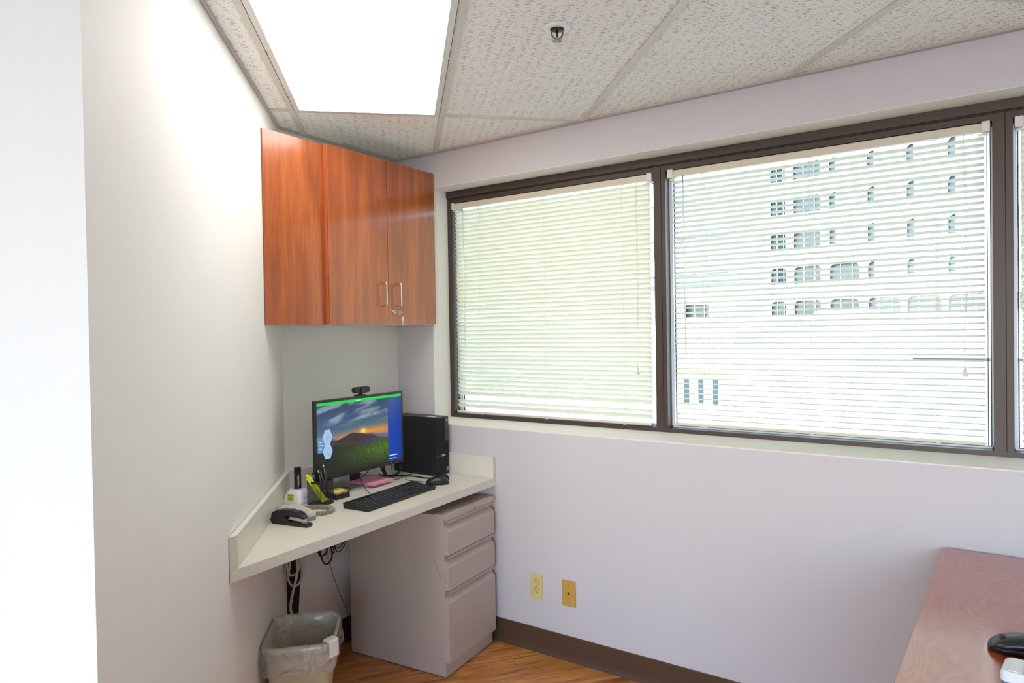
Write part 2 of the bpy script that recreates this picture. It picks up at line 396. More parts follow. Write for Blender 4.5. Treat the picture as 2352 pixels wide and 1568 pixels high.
def tag(o, label=None, cat=None, group=None, kind=None):
    if label: o['label'] = label
    if cat: o['category'] = cat
    if group: o['group'] = group
    if kind: o['kind'] = kind
    return o
def thing(name, label, cat, loc=(0, 0, 0), rotz=0, group=None):
    o = bpy.data.objects.new(name, None); o.empty_display_size = .05; COL.objects.link(o)
    o.location = loc; o.rotation_euler = (0, 0, rotz); return tag(o, label, cat, group)
def struct(o, label=None): return tag(o, label, None, None, 'structure')
def text(body, size, mat, parent, loc, rot, name='lettering', depth=.0002, ax='CENTER', bold=0):
    c = bpy.data.curves.new('lettering', 'FONT'); c.body = body; c.size = size; c.align_x = ax; c.align_y = 'CENTER'; c.extrude = depth; c.offset = bold; c.resolution_u = 2
    t = bpy.data.objects.new('tmp', c); COL.objects.link(t)
    bpy.context.view_layer.update()
    me = bpy.data.meshes.new_from_object(t.evaluated_get(bpy.context.evaluated_depsgraph_get()))
    bpy.data.objects.remove(t); bpy.data.curves.remove(c)
    me.materials.clear(); me.materials.append(M[mat]); me.name = name
    o = bpy.data.objects.new(name, me); COL.objects.link(o)
    if parent: o.parent = parent
    o.location = loc; o.rotation_euler = rot
    return o

# ------------------------------------------------------------ room constants
H = 2.415; XW = 2.68; PHI = R(46.493); PSI = R(1.23)
g = Vector((math.sin(PHI), math.cos(PHI), 0)); gn = Vector((math.cos(PHI), -math.sin(PHI), 0))
bv = Vector((math.cos(PSI), math.sin(PSI), 0)); bn = Vector((-math.sin(PSI), math.cos(PSI), 0))
SL = -.529; CB = 2.522
A = Vector((XW, 2.58, 0))
# corner of back wall and left wall
def solve(n1, c1, n2, c2):
    d = n1.x*n2.y-n1.y*n2.x
    return Vector(((c1*n2.y-n1.y*c2)/d, (n1.x*c2-c1*n2.x)/d, 0))
Bc = solve(gn, SL, bn, CB); Cc = gn*SL + g*g.dot(Vector((.555, 1.256, 0)))
Dc = Cc - gn*2.6
ROTB = PSI; ROTG = math.atan2(g.y, g.x)     # local x along the wall
def wall_seg(name, p, q, z0, z1, t, mat, side):
    d = (q-p).normalized(); n = Vector((-d.y, d.x, 0))*side
    mb = B(mat); mb.prism([(p.x, p.y), (q.x, q.y), (q.x+n.x*t, q.y+n.y*t), (p.x+n.x*t, p.y+n.y*t)], z0, z1)
    return struct(mb.obj(name))

# ------------------------------------------------------------ room shell
OY0, OY1, OZ0, OZ1 = -1.29, 2.325, 1.033, 2.243   # window opening
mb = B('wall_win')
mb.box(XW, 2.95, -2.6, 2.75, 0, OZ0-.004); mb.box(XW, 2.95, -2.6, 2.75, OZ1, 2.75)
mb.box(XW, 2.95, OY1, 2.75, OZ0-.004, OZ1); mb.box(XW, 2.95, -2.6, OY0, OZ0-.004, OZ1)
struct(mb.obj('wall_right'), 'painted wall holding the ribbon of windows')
mb = B('reveal'); mb.prism([(XW+.0005, OZ0-.004), (XW+.0005, OZ0), (XW+.13, 1.052), (XW+.25, 1.052), (XW+.25, OZ0-.004)], OY0, OY1, 'Y')
struct(mb.obj('trim_1'), 'sloped painted window sill')
mb = B('reveal'); mb.box(XW+.0005, XW+.128, OY0, OY1-.002, OZ1-.002, OZ1); mb.box(XW+.0005, XW+.128, OY1-.002, OY1, 1.034, OZ1); struct(mb.obj('trim_6'), 'painted window reveal')
wall_seg('wall_back', Bc, A+Vector((.02, 0, 0)), 0, 2.75, .15, 'wall', 1)
wall_seg('wall_left', Cc, Bc+g*.1, 0, 2.75, .12, 'wall', 1)
wall_seg('wall_front_left', Dc, Cc-gn*.12, 0, 2.75, .12, 'wall', 1)
struct(B('wall').box(-2.2, 2.7, -2.75, -2.6, 0, 2.75).obj('wall_rear'))
struct(B('wall').box(-2.35, -2.2, -2.75, 4.3, 0, .5).box(-2.35, -2.2, -2.75, 4.3, 2.4, 2.75).box(-2.35, -2.2, -2.75, -1.7, .5, 2.4).box(-2.35, -2.2, .9, 4.3, .5, 2.4).obj('wall_far_left'))
fp = [(-2.3, -2.7), (2.9, -2.7), (2.9, 2.75), (1.9, 2.75), (.3, 1.6), (-1.6, 3.4), (-2.3, 4.2)]
struct(B('floor').prism(fp, -.12, 0).obj('floor'), 'orange brown wood plank floor')
struct(B('concrete').box(-4.4, -2.4, -3.5, 2.5, 2.5, 2.6).obj('added_sun_block'), 'unseen slab added to keep sun out of the side opening')  # added out of view only to block the sun at the side opening
# ceiling tiles with a fissured face; local x runs across the runners so the fissures follow it
cl = B('tile'); ROTN = math.atan2(gn.y, gn.x)
loc2 = lambda p: (p.dot(gn), p.dot(g))
# leave out the two troffer cells
T1, T2, DT = -.430, .1847, .6147; A0, B0 = 2.916, 1.697
us = [T1-4*DT, T1, T2, T2+6*DT]; 
cl.box(T1-5*DT, T1, -4, 4.6, H+.006, H+.03); cl.box(T2, T2+7*DT, -4, 4.6, H+.006, H+.03)
cl.box(T1, T2, A0, 4.6, H+.006, H+.03); cl.box(T1, T2, -4, B0, H+.006, H+.03)
def clip(mb, no, d):
    n = Vector((no.dot(gn), no.dot(g), 0)); bmesh.ops.bisect_plane(mb.bm, geom=mb.bm.verts[:]+mb.bm.edges[:]+mb.bm.faces[:], plane_co=n*d, plane_no=n, clear_outer=True)
    es = [e for e in mb.bm.edges if e.is_boundary]
    if es: bmesh.ops.holes_fill(mb.bm, edges=es)
def clip_room(mb):
    clip(mb, Vector((1, 0, 0)), XW+.004); clip(mb, Vector((-1, 0, 0)), 2.25); clip(mb, Vector((0, -1, 0)), 2.65); clip(mb, Vector((0, 1, 0)), 4.2)
clip_room(cl)
co = cl.obj('ceiling'); struct(co, 'white fissured ceiling tiles')
co.rotation_euler = (0, 0, ROTN)
# map local (gn, g) -> local y must point along g : gn rotated +90 is g
gm = B('grid'); W2 = .0121
for k in range(-4, 8):
    u = T1+k*DT; gm.box(u-W2, u+W2, -4, 4.6, H, H+.005)
cross = [A0, B0+.052, B0-1.219, B0-2*1.219, A0+1.219]
for c in [A0, B0, -.742+.0, -1.961, 4.135]: gm.box(T1-4*DT, T2+6*DT, c-W2, c+W2, H+.0006, H+.0056)
for c in (B0-.61+.005,): pass
clip_room(gm); go = gm.obj('trim_2'); go.rotation_euler = (0, 0, ROTN); struct(go, 'white suspended ceiling grid')
ga = B('angle')
ga.box(XW-.022, XW, -2.6, 2.575, H-.0012, H+.02)
p0, p1 = Bc, A
def strip(mb, p, q, w, z0, z1, side):
    d = (q-p).normalized(); n = Vector((-d.y, d.x, 0))*side
    mb.prism([(p.x, p.y), (q.x, q.y), (q.x+n.x*w, q.y+n.y*w), (p.x+n.x*w, p.y+n.y*w)], z0, z1)
strip(ga, Bc, A-bv*.01, .022, H-.0012, H+.02, -1)
strip(ga, A-bv*.40-bn*.022, A-bn*.022-bv*.01, .03, H-.0014, H+.0195, -1)
strip(ga, Cc, Bc, .012, H-.0010, H+.0198, -1)
struct(ga.obj('trim_3'), 'grey wall angle round the ceiling')
# soffit panel under the slab above (closes the ceiling void)
struct(B('wall').box(-2.4, 2.95, -2.8, 4.4, 2.75, 2.8).obj('ceiling_slab'))
# baseboards with a cove toe
def baseboard(name, p, q, side, cut0=0, cut1=0):
    d = (q-p).normalized(); n = Vector((-d.y, d.x, 0))*side; L_ = (q-p).length
    prof = [(0, 0), (.014, 0), (.012, .006), (.006, .016), (.004, .03), (.004, .109), (.002, .112), (0, .112)]
    mb = B('base'); rings = []
    for t in (cut0, L_-cut1): rings.append([p+d*t+n*a+Vector((0, 0, z)) for a, z in prof])
    mb.loft(rings, smooth=False); return struct(mb.obj(name), 'dark brown rubber cove base')
baseboard('baseboard_right', Vector((XW, -2.6, 0)), Vector((XW, 2.575, 0)), 1)
baseboard('baseboard_back', Bc, A, -1, .01, .02)
baseboard('baseboard_left', Cc, Bc, -1, 0, .02)
baseboard('baseboard_front_left', Dc, Cc, -1, 0, 0)

# ------------------------------------------------------------ windows
XF = 2.81
MULL = [(2.298, 2.328), (1.112, 1.165), (-.096, -.040), (-1.29, -1.25)]
mb = B('bronze'); mb.box(XF-.012, XF+.09, -1.29, 2.325, 2.207, 2.243)                  # outer header
mb.mat(M['bronze_dark']).box(XF-.004, XF+.08, -1.29, 2.325, 2.202, 2.207)
mb.mat(M['bronze']).box(XF, XF+.09, -1.29, 2.325, 1.046, 1.070)
struct(mb.obj('trim_4'), 'bronze window header and bottom rail')
spans = [(1.165, 2.298), (-.040, 1.112), (-1.25, -.096)]
for i, (y0, y1) in enumerate(spans):
    wn = bpy.data.objects.new('window_%d' % (i+1), None); COL.objects.link(wn); wn.location = (XF, (y0+y1)/2, 1.07)
    struct(wn)
    hw = (y1-y0)/2; cy = (y0+y1)/2
    mb = B('bronze')
    L0 = (2.325-cy) if i == 0 else ((1.131 if i == 1 else -.075)-cy)
    R0 = ((1.131 if i == 0 else -.075) - cy) if i < 2 else (-1.29-cy)
    mb.box(0, .05, hw, L0-.0012, 0, 1.132); mb.box(0, .05, R0+.0012, -hw, 0, 1.132)
    mb.box(.003, .05, -hw, hw, 2.180-1.07, 1.132)
    mb.mat(M['bronze_dark']).box(.004, .05, R0-.0012, R0+.0012, 0, 1.132)
    mb.obj('window_frame', wn)
    mb = B('alu'); mb.box(.05, .09, hw-.004, hw+.03, 0, 1.13); mb.box(.05, .09, -hw-.03, -hw+.004, 0, 1.13); mb.box(.05, .09, -hw, hw, -.012, .006); mb.box(.05, .09, -hw, hw, 1.1, 1.13)
    mb.box(.0502, .052, hw-.012, hw, 0, 1.11)
    mb.mat(M['gasket'])
    for k in (0, 1):
        a = .004+k*.009
        mb.box(.056+k*.008, .06+k*.008, hw-a-.004, hw-a, .006, 1.1); mb.box(.056+k*.008, .06+k*.008, -hw+a, -hw+a+.003, .006, 1.1); mb.box(.056+k*.008, .06+k*.008, -hw+a, hw-a, .006+k*.006, .008+k*.006)
    mb.obj('glazing_bead', wn)
    B('pane').box(.072, .076, -hw+.004, hw-.004, .004, 1.102).obj('pane', wn)

# ------------------------------------------------------------ blinds
def blind(y0, y1, alpha, label, zb, flips, cords, pull, wand, seed):
    rnd = random.Random(seed)
    t = thing('venetian_blind', label, 'blind', (XF+.014, (y0+y1)/2, 2.182), 0, None)
    hw = (y1-y0)/2; cy = (y0+y1)/2
    Z = lambda z: z-2.182
    B('blind_rail').box(-.006, .02, -hw+.02, hw-.02, Z(2.150), Z(2.178), .002).obj('headrail', t)
    for s in (-1, 1):
        mb = B('blind_plastic'); mb.box(-.012, .022, min(s*hw, s*(hw-.024)), max(s*hw, s*(hw-.024)), Z(2.146), Z(2.182), .0015)
        mb.box(-.004, .02, min(s*(hw-.004), s*(hw-.034)), max(s*(hw-.004), s*(hw-.034)), Z(2.138), Z(2.142))
        mb.obj('end_bracket', t)
    zt = 2.128; n = int((zt-zb-.012)/.0216)
    mb = B('slat'); w_ = .0125; sx = .010
    for i in range(n+1):
        z = zt-i*.0216
        if z < zb+.013: break
        al = R(alpha+rnd.uniform(-1.2, 1.2)); dip = 0
        if i in flips: al = R(flips[i])
        e0 = hw-.017+rnd.uniform(-.0015, .0015)
        def prof(y, dz=0):
            pts = []
            for k in range(5):
                a = -1+k*.5; cr = .0016*(1-a*a)
                x = a*w_*math.cos(al)+cr*math.sin(al); zz = -a*w_*math.sin(al)+cr*math.cos(al)
                pts.append((sx+x, y, Z(z)+zz+dz))
            return pts
        sag = rnd.uniform(-.0006, .0006); m = 9; rows = []
        for j in range(m): rows.append([mb.bm.verts.new(p) for p in prof(-e0+2*e0*j/(m-1), sag*math.sin(j*1.3+i))])
        for j in range(m-1):
            for k in range(4): mb.face([rows[j][k], rows[j+1][k], rows[j+1][k+1], rows[j][k+1]], True)
    mb.obj('slats', t)
    br = B('blind_rail'); br.box(sx-.013, sx+.012, -hw+.018, hw-.018, Z(zb-.011), Z(zb), .002); br.obj('bottom_rail', t)
    for c in cords:
        y = c-cy
        mb = B('cord'); mb.tube([(sx-.0145, y, Z(2.15)), (sx-.015, y+.0008, Z(1.7)), (sx-.0145, y-.0008, Z(1.3)), (sx-.014, y, Z(zb-.006))], .0007, 5)
        mb.tube([(sx+.0145, y-.006, Z(2.15)), (sx+.015, y-.006, Z(1.6)), (sx+.0145, y-.006, Z(zb-.006))], .0007, 5)
        mb.mat(M['blind_plastic']).box(-.004, .006, y-.006, y+.006, Z(2.147), Z(2.15)); mb.box(sx-.015, sx-.006, y-.007, y+.007, Z(zb-.0135), Z(zb-.0105))
        mb.obj('ladder_cord', t)
    yp = pull[0]-cy; zp = pull[1]
    mb = B('cord'); x = -.012
    mb.tube([(x+.006, yp, Z(2.15)), (x, yp, Z(2.0)), (x, yp-.002, Z(1.7)), (x, yp-.004, Z(1.55)), (x, yp+.004, Z(zp+.12)), (x, yp, Z(zp))], .0008, 5)
    mb.tube([(x+.006, yp-.003, Z(2.15)), (x-.003, yp-.006, Z(1.9)), (x-.003, yp-.007, Z(1.65)), (x-.002, yp+.001, Z(zp+.14)), (x, yp+.001, Z(zp))], .0008, 5)
    po = mb.obj('pull_cord', t)
    B('blind_plastic').lathe([(.002, .012), (.004, .01), (.0075, -.012), (.008, -.016), (.007, -.018)], 12, (x, yp, Z(zp)-.008)).obj('tassel', po)
    yw = wand[0]-cy
    mb = B('dark_metal'); mb.tube([(-.008, yw, Z(2.152)), (-.012, yw, Z(2.14)), (-.012, yw, Z(2.122))], .0016, 6); hk = mb.obj('wand_hook', t)
    B('clear').cyl((-.012, yw, Z(2.122)), (-.012, yw-.004, Z(wand[1])), .0028, .0028, 6).obj('tilt_wand', t)
    return t
blind(1.175, 2.308, 57, 'nearly closed white blind in the left window', 1.085, {45: 4, 27: 50, 34: 54}, (2.128, 1.734, 1.321), (1.250, 1.325), (2.225, 1.42), 1)
blind(-.034, 1.103, 18, 'half open white blind showing the building opposite', 1.095, {}, (.952, .535, .120), (.040, 1.345), (1.033, 1.37), 2)
blind(-1.243, -.101, 52, 'closed white blind cut off at the right edge of the photo', 1.112, {}, (-.25, -.68, -1.09), (-1.16, 1.35), (-.17, 1.4), 3)

# ------------------------------------------------------------ ceiling fixture, sprinkler
def troffer(y0, label):
    t = thing('ceiling_light', label, 'light', tuple(gn*((T1+T2)/2)+g*(y0+.61))[:2]+(H,), ROTN)
    hw, hl = DT/2-.0125, .61-.0125
    mb = B('frame_white')
    for a in ((-hw, -hw+.022, -hl, hl), (hw-.022, hw, -hl, hl), (-hw+.022, hw-.022, -hl, -hl+.012), (-hw+.022, hw-.022, hl-.012, hl)): mb.box(*a, -.002, .012)
    mb.mat(M['bronze_dark']); mb.box(-hw, -hw+.0015, -hl, hl, -.0025, .0); mb.box(hw-.0015, hw, -hl, hl, -.0025, .0)
    for s in (-1, 1):
        for yy in (-.46, .0, .42): mb.box(min(s*(hw-.004), s*hw), max(s*(hw-.004), s*hw), yy, yy+.008, -.003, 0)
    mb.obj('door_frame', t)
    B('lens').box(-hw+.022, hw-.022, -hl+.012, hl-.012, .001, .004).obj('lens', t)
    B('frame_white').box(-hw, hw, -hl, hl, .06, .09).obj('housing', t)
    return t
troffer(B0, 'glowing recessed ceiling light above the desk corner')


sp = thing('fire_sprinkler', 'small pendent sprinkler with white ring in the ceiling tile', 'sprinkler', (1.812, 1.055, H+.0055)); sp.scale = (1.15, 1.15, 1.15)
B('sprinkler_white').lathe([(.019, -.004), (.022, -.006), (.034, -.005), (.036, -.001), (.036, 0), (.019, 0)], 40).obj('escutcheon', sp)
B('bronze_dark').lathe([(.0185, -.0002), (.0185, -.0045), (.016, -.0045), (.012, -.006), (.0, -.006)], 24).obj('body', sp)
mb = B('brass')
for s in (-1, 1): mb.tube([(s*.011*.565, -s*.011*.825, -.003), (s*.0145*.565, -s*.0145*.825, -.012), (s*.0125*.565, -s*.0125*.825, -.022), (s*.005*.565, -s*.005*.825, -.029), (0, 0, -.032)], .0024, 6)
mb.obj('frame_arms', sp)
B('black_gloss').cyl((0, 0, -.006), (0, 0, -.026), .0025).obj('glass_bulb', sp)
mb = B('brass'); mb.cyl((0, 0, -.031), (0, 0, -.034), .005)
for k in range(12):
    a = k*math.pi/6; mb.prism([(math.cos(a-.12)*.005, math.sin(a-.12)*.005), (math.cos(a-.13)*.013, math.sin(a-.13)*.013), (math.cos(a+.13)*.013, math.sin(a+.13)*.013), (math.cos(a+.12)*.005, math.sin(a+.12)*.005)], -.035, -.034)
mb.obj('deflector', sp)

# ------------------------------------------------------------ wall cabinet (local x along the back wall, y towards the wall)
org = bv*0+bn*2.242
def bpt(s, c, z): p = bv*s+bn*c; return (p.x, p.y, z)
cab = thing('wall_cabinet', 'cherry wood wall cabinet with two handled doors, beside the window', 'cabinet', bpt(2.0, 2.242, 1.54), PSI)
ZC, ZT = 0, .772
def X(s): return s-2.0
lx = solve(gn, SL+.002, bn, 2.262); sL0 = lx.dot(bv)
lx2 = solve(gn, SL+.002, bn, 2.50); sL1 = lx2.dot(bv)
sR = XW/bv.x - .022*0 + .049 - .002
mb = B('melamine'); mb.prism([(X(sL0), .02), (X(sR), .021), (X(sR)+.003, .275), (X(sL1), .275)], .0, .018); mb.prism([(X(sL0), .02), (X(sR), .021), (X(sR)+.003, .275), (X(sL1), .275)], ZT-.03, ZT-.004)
mb.box(X(2.02), X(2.038), .022, .27, .018, ZT-.03); mb.box(X(sR)-.02, X(sR)-.002, .022, .27, .018, ZT-.03)
mb.obj('carcass', cab)
B('cherry').box(X(sL0), X(2.000), .014, .032, 0.001, ZT-.006, .0008).obj('filler_panel', cab)
B('cherry_edge').box(X(2.0), X(2.014), .002, .03, 0.001, ZT-.004).obj('stile', cab)
for i, (a, b_) in enumerate(((2.0145, 2.3755), (2.3785, sR-.004))):
    d = B('cherry').box(X(a), X(b_), -.0, .0185, .003, ZT, .0012).obj('door', cab)
    xh = X(2.334) if i == 0 else X(2.432)
    B('chrome').tube([(xh, .002, .195), (xh, -.022, .195), (xh, -.030, .187), (xh, -.030, .098), (xh, -.022, .090), (xh, .002, .090)], .0042, 10, 4).obj('handle', d)
    if i == 1:
        xl = X(2.411); zl = .062
        k = B('chrome').lathe([(0.0001, 0), (.011, 0), (.011, .003), (.009, .005), (0.0001, .005)], 24).obj('lock', d); k.rotation_euler = (R(90), 0, 0); k.location = (xl, 0, zl)
keys = thing('cabinet_keys', 'small keys on a ring hanging from the cabinet lock', 'keys', bpt(2.411, 2.236, 1.602), PSI)
kk = B('chrome'); kk.box(-.001, .001, -.026, -.0, -.004, .004); kk.prism([(-.03+.0*k, 0) for k in range(0)] or rrect(-.034, 0, .02, .018, .008, 4), -.001, .001, 'X'); kk.obj('key', keys)
B('chrome').tube([(math.sin(a)*.003, -.036+math.cos(a)*.011, -.008+math.sin(a)*.011) for a in [k*math.pi/6 for k in range(12)]], .001, 6, 2, closed=True).obj('key_ring', keys)
mb = B('chrome'); mb.prism(rrect(.004, -.034, .017, .020, .007, 4), -.046, -.0445, 'Y'); mb.box(.001, .007, -.046, -.0445, -.068, -.042); mb.obj('key', keys)

# ------------------------------------------------------------ corner worktop
ZD = .79
# plan: front edge, left wall, back wall, window wall
fl = Vector((1.201, 1.869, 0)); fr = Vector((XW-.002, 1.943, 0))
fl = gn*(SL+.002)+g*g.dot(fl)
bl = solve(gn, SL+.002, bn, CB-.002); brr = Vector((XW-.002, 2.575, 0))
dsk = thing('corner_worktop', 'speckled off-white built-in corner desktop with low upstand', 'desk', (1.95, 2.2, ZD-.037))
O = Vector((1.95, 2.2, 0)); Z0 = ZD-.037
q = lambda v: (v.x-O.x, v.y-O.y)
B('speckle').prism([q(fl), q(fr), q(brr), q(bl)], 0, .037, bev=.0012).obj('worktop', dsk)
t_ = .019
il = solve(gn, SL+.002+t_, bn, CB-.002-t_); ir = Vector((XW-.002-t_, 0, 0)); ir.y = (CB-.002-t_-bn.x*ir.x)/bn.y
fd = (fr-fl).normalized()
fli = fl+fd*(t_/gn.dot(fd)); fri = fr-fd*(t_/fd.x)
B('speckle').prism([q(fl), q(fli), q(il), q(bl)], .0375, .037+.103, bev=.001).obj('upstand', dsk)
B('speckle').prism([q(bl), q(il), q(ir), q(brr)], .0375, .037+.103, bev=.001).obj('upstand', dsk)
B('speckle').prism([q(brr), q(ir), q(fri), q(fr)], .0375, .037+.103, bev=.001).obj('upstand', dsk)

# ------------------------------------------------------------ file pedestal
fa = R(5)
fc = thing('file_pedestal', 'taupe metal three-drawer pedestal under the worktop', 'file cabinet', (2.250, 1.916, 0), fa)
WC, DC = .392, .54
mb = B('cabinet_metal'); mb.box(0, WC, 0, DC, .004, .700, .0012)
mb.mat(M['black_gap']); mb.box(.02, WC-.02, .02, DC-.02, 0, .004)
mb.mat(M['ink']).tube([(-.0002, .052, .515), (-.0002, .036, .47), (-.0002, .014, .43)], .0005, 5)
mb.obj('body', fc)
mb = B('cabinet_metal'); mb.box(0, WC, -.001, .001, .004, .066); mb.obj('plinth', fc)
mb = B('cabinet_metal'); mb.box(.0008, WC-.0008, -.022, .05, .688, .711, .0012); mb.box(.0008, WC-.0008, .05, DC, .6995, .706)
mb.mat(M['lip']).box(.004, WC-.004, .02, .0215, .711, .7115); mb.box(.004, WC-.004, .04, .0415, .711, .7115)
tr_ = mb.obj('top_rail', fc)
k = B('chrome').lathe([(.0001, 0), (.009, 0), (.009, .001), (.0001, .0012)], 24).obj('lock', tr_); k.rotation_euler = (R(90), 0, 0); k.location = (.215, -.0225, .700)
mb = B('ink'); mb.box(-.001, .001, -.0015, -.001, -.005, .005); s_ = mb.obj('keyhole', tr_); s_.location = (.215, -.0225, .700); s_.rotation_euler = (0, R(40), 0)
for zb, zt in ((.536, .688), (.382, .534), (.067, .380)):
    # profile in (depth, z): pull recess with a slanted bevel at the top
    lipz = zt-.002
    pr = [(.0, zb), (-.022, zb), (-.022, zt-.052), (-.020, zt-.049), (-.001, zt-.026), (0, zt-.026)]
    d = B('cabinet_metal').prism([(a, z) for a, z in pr], .003, WC-.001, 'X').obj('drawer', fc)
    # the pull lip sits over the recess
    B('lip').prism([(.0, lipz), (-.020, lipz), (-.020, lipz-.013), (-.018, lipz-.013), (-.017, lipz-.003), (0, lipz-.003)], .006, WC-.006, 'X').obj('pull_lip', d)

# ------------------------------------------------------------ waste bin
bc_ = gn*(-.395)+g*2.672
wb = thing('waste_bin', 'beige rectangular waste bin lined with a clear plastic bag', 'waste bin', (bc_.x, bc_.y, 0), ROTN)
def ring(w, h, r, z, n=6, wob=0, seed=0):
    out_ = []
    for i, (x, y) in enumerate(rrect(0, 0, w, h, r, n)):
        k = 1+wob*(noise.noise(Vector((x*14+seed, y*14, z*9))))
        out_.append((x*k, y*k, z+wob*.25*noise.noise(Vector((x*20, y*20+seed, 3)))))
    return out_
mb = B('bin')
mb.loft([ring(.17, .22, .035, .0), ring(.175, .225, .04, .004), ring(.235, .285, .05, .345), ring(.237, .287, .05, .35), ring(.252, .302, .055, .352), ring(.258, .308, .056, .362), ring(.256, .306, .056, .378), ring(.250, .300, .055, .381), ring(.242, .292, .053, .376), ring(.230, .280, .05, .34), ring(.165, .215, .032, .01)], cap=True)
mb.obj('tub', wb)
mb = B('liner')
def fine_ring(w, h, r, z, wob, n=110):
    P_ = [Vector((x, y, 0)) for x, y in rrect(0, 0, w, h, r, 8)]; P_.append(P_[0]); L_ = [0]
    for i in range(len(P_)-1): L_.append(L_[-1]+(P_[i+1]-P_[i]).length)
    out_ = []; k = 0
    for i in range(n):
        t = L_[-1]*i/n
        while L_[k+1] < t: k += 1
        p = P_[k].lerp(P_[k+1], (t-L_[k])/max(1e-9, L_[k+1]-L_[k]))
        q_ = Vector((p.x*26, p.y*26, z*16)); f = noise.noise(q_)+.5*noise.noise(q_*2.3)
        f = abs(f)*2-.5
        s_ = 1+wob*f*.55
        out_.append((p.x*s_, p.y*s_, z+.012*wob*10*noise.noise(Vector((p.x*18, p.y*18, 5)))))
    return out_
rs = []
for w_, h_, z, wob in ((.264, .312, .285, .09), (.270, .320, .295, .09), (.273, .323, .312, .08), (.274, .324, .33, .07), (.272, .322, .35, .045), (.268, .318, .370, .025), (.262, .312, .384, .02), (.250, .300, .388, .02), (.236, .286, .376, .02), (.225, .275, .35, .05), (.218, .268, .32, .06), (.21, .26, .28, .07), (.20, .25, .24, .08), (.19, .24, .19, .09), (.18, .23, .14, .10), (.155, .205, .04, .08), (.10, .14, .02, .05)):
    rs.append(fine_ring(w_, h_, .054, z, wob))
mb.loft(rs, cap=False); lo = mb.obj('liner', wb, label='clear crinkled plastic liner folded over the rim')
mb = B('hook_white'); mb.prism([(-.026, -.040), (-.026, .004), (-.020, .011), (.008, .011), (.013, .004), (.013, -.052), (.010, -.052), (.010, .002), (-.022, .006), (-.023, -.040)], -.021, .021, 'Y', bev=.001)
lc = mb.obj('liner_clip', wb, label='white plastic clip holding the bag on the rim'); lc.location = (.121, -.128, .383); lc.rotation_euler = (0, 0, R(-42))

# ------------------------------------------------------------ monitor
def on_desk(s, c, z=ZD): return bpt(s, c, z)
mo = thing('monitor', 'black flat monitor showing a mountain sunset on silver stand', 'monitor', bpt(2.205, 2.258, ZD), PSI)
W_, Hm = .545, .343; zb0 = .088
mb = B('black_gloss'); mb.prism(rrect(0, zb0+Hm/2, W_, Hm, .004, 3), 0.0, .012, 'Y'); mb.prism(rrect(0, zb0+Hm/2, W_-.06, Hm-.06, .02, 4), .012, .042, 'Y')
mb.mat(M['silver']).box(.185, .188, -.0006, .0, zb0+.006, zb0+.009)
mb.obj('housing', mo)
# stand
mb = B('silver'); mb.prism([(x, y) for x, y in rrect(.075, .125, .345, .185, .035, 8)], 0, .009); mb.mat(M['base_dark']).prism(rrect(.075, .128, .335, .172, .032, 8), .009, .0108); mb.obj('stand_base', mo)
mb = B('silver'); mb.box(.043, .112, .134, .186, .0108, .36, .002); mb.mat(M['black']).box(.046, .110, .1325, .134, .012, .36); mb.box(.03, .125, .04, .134, .24, .34); mb.obj('stand_neck', mo)
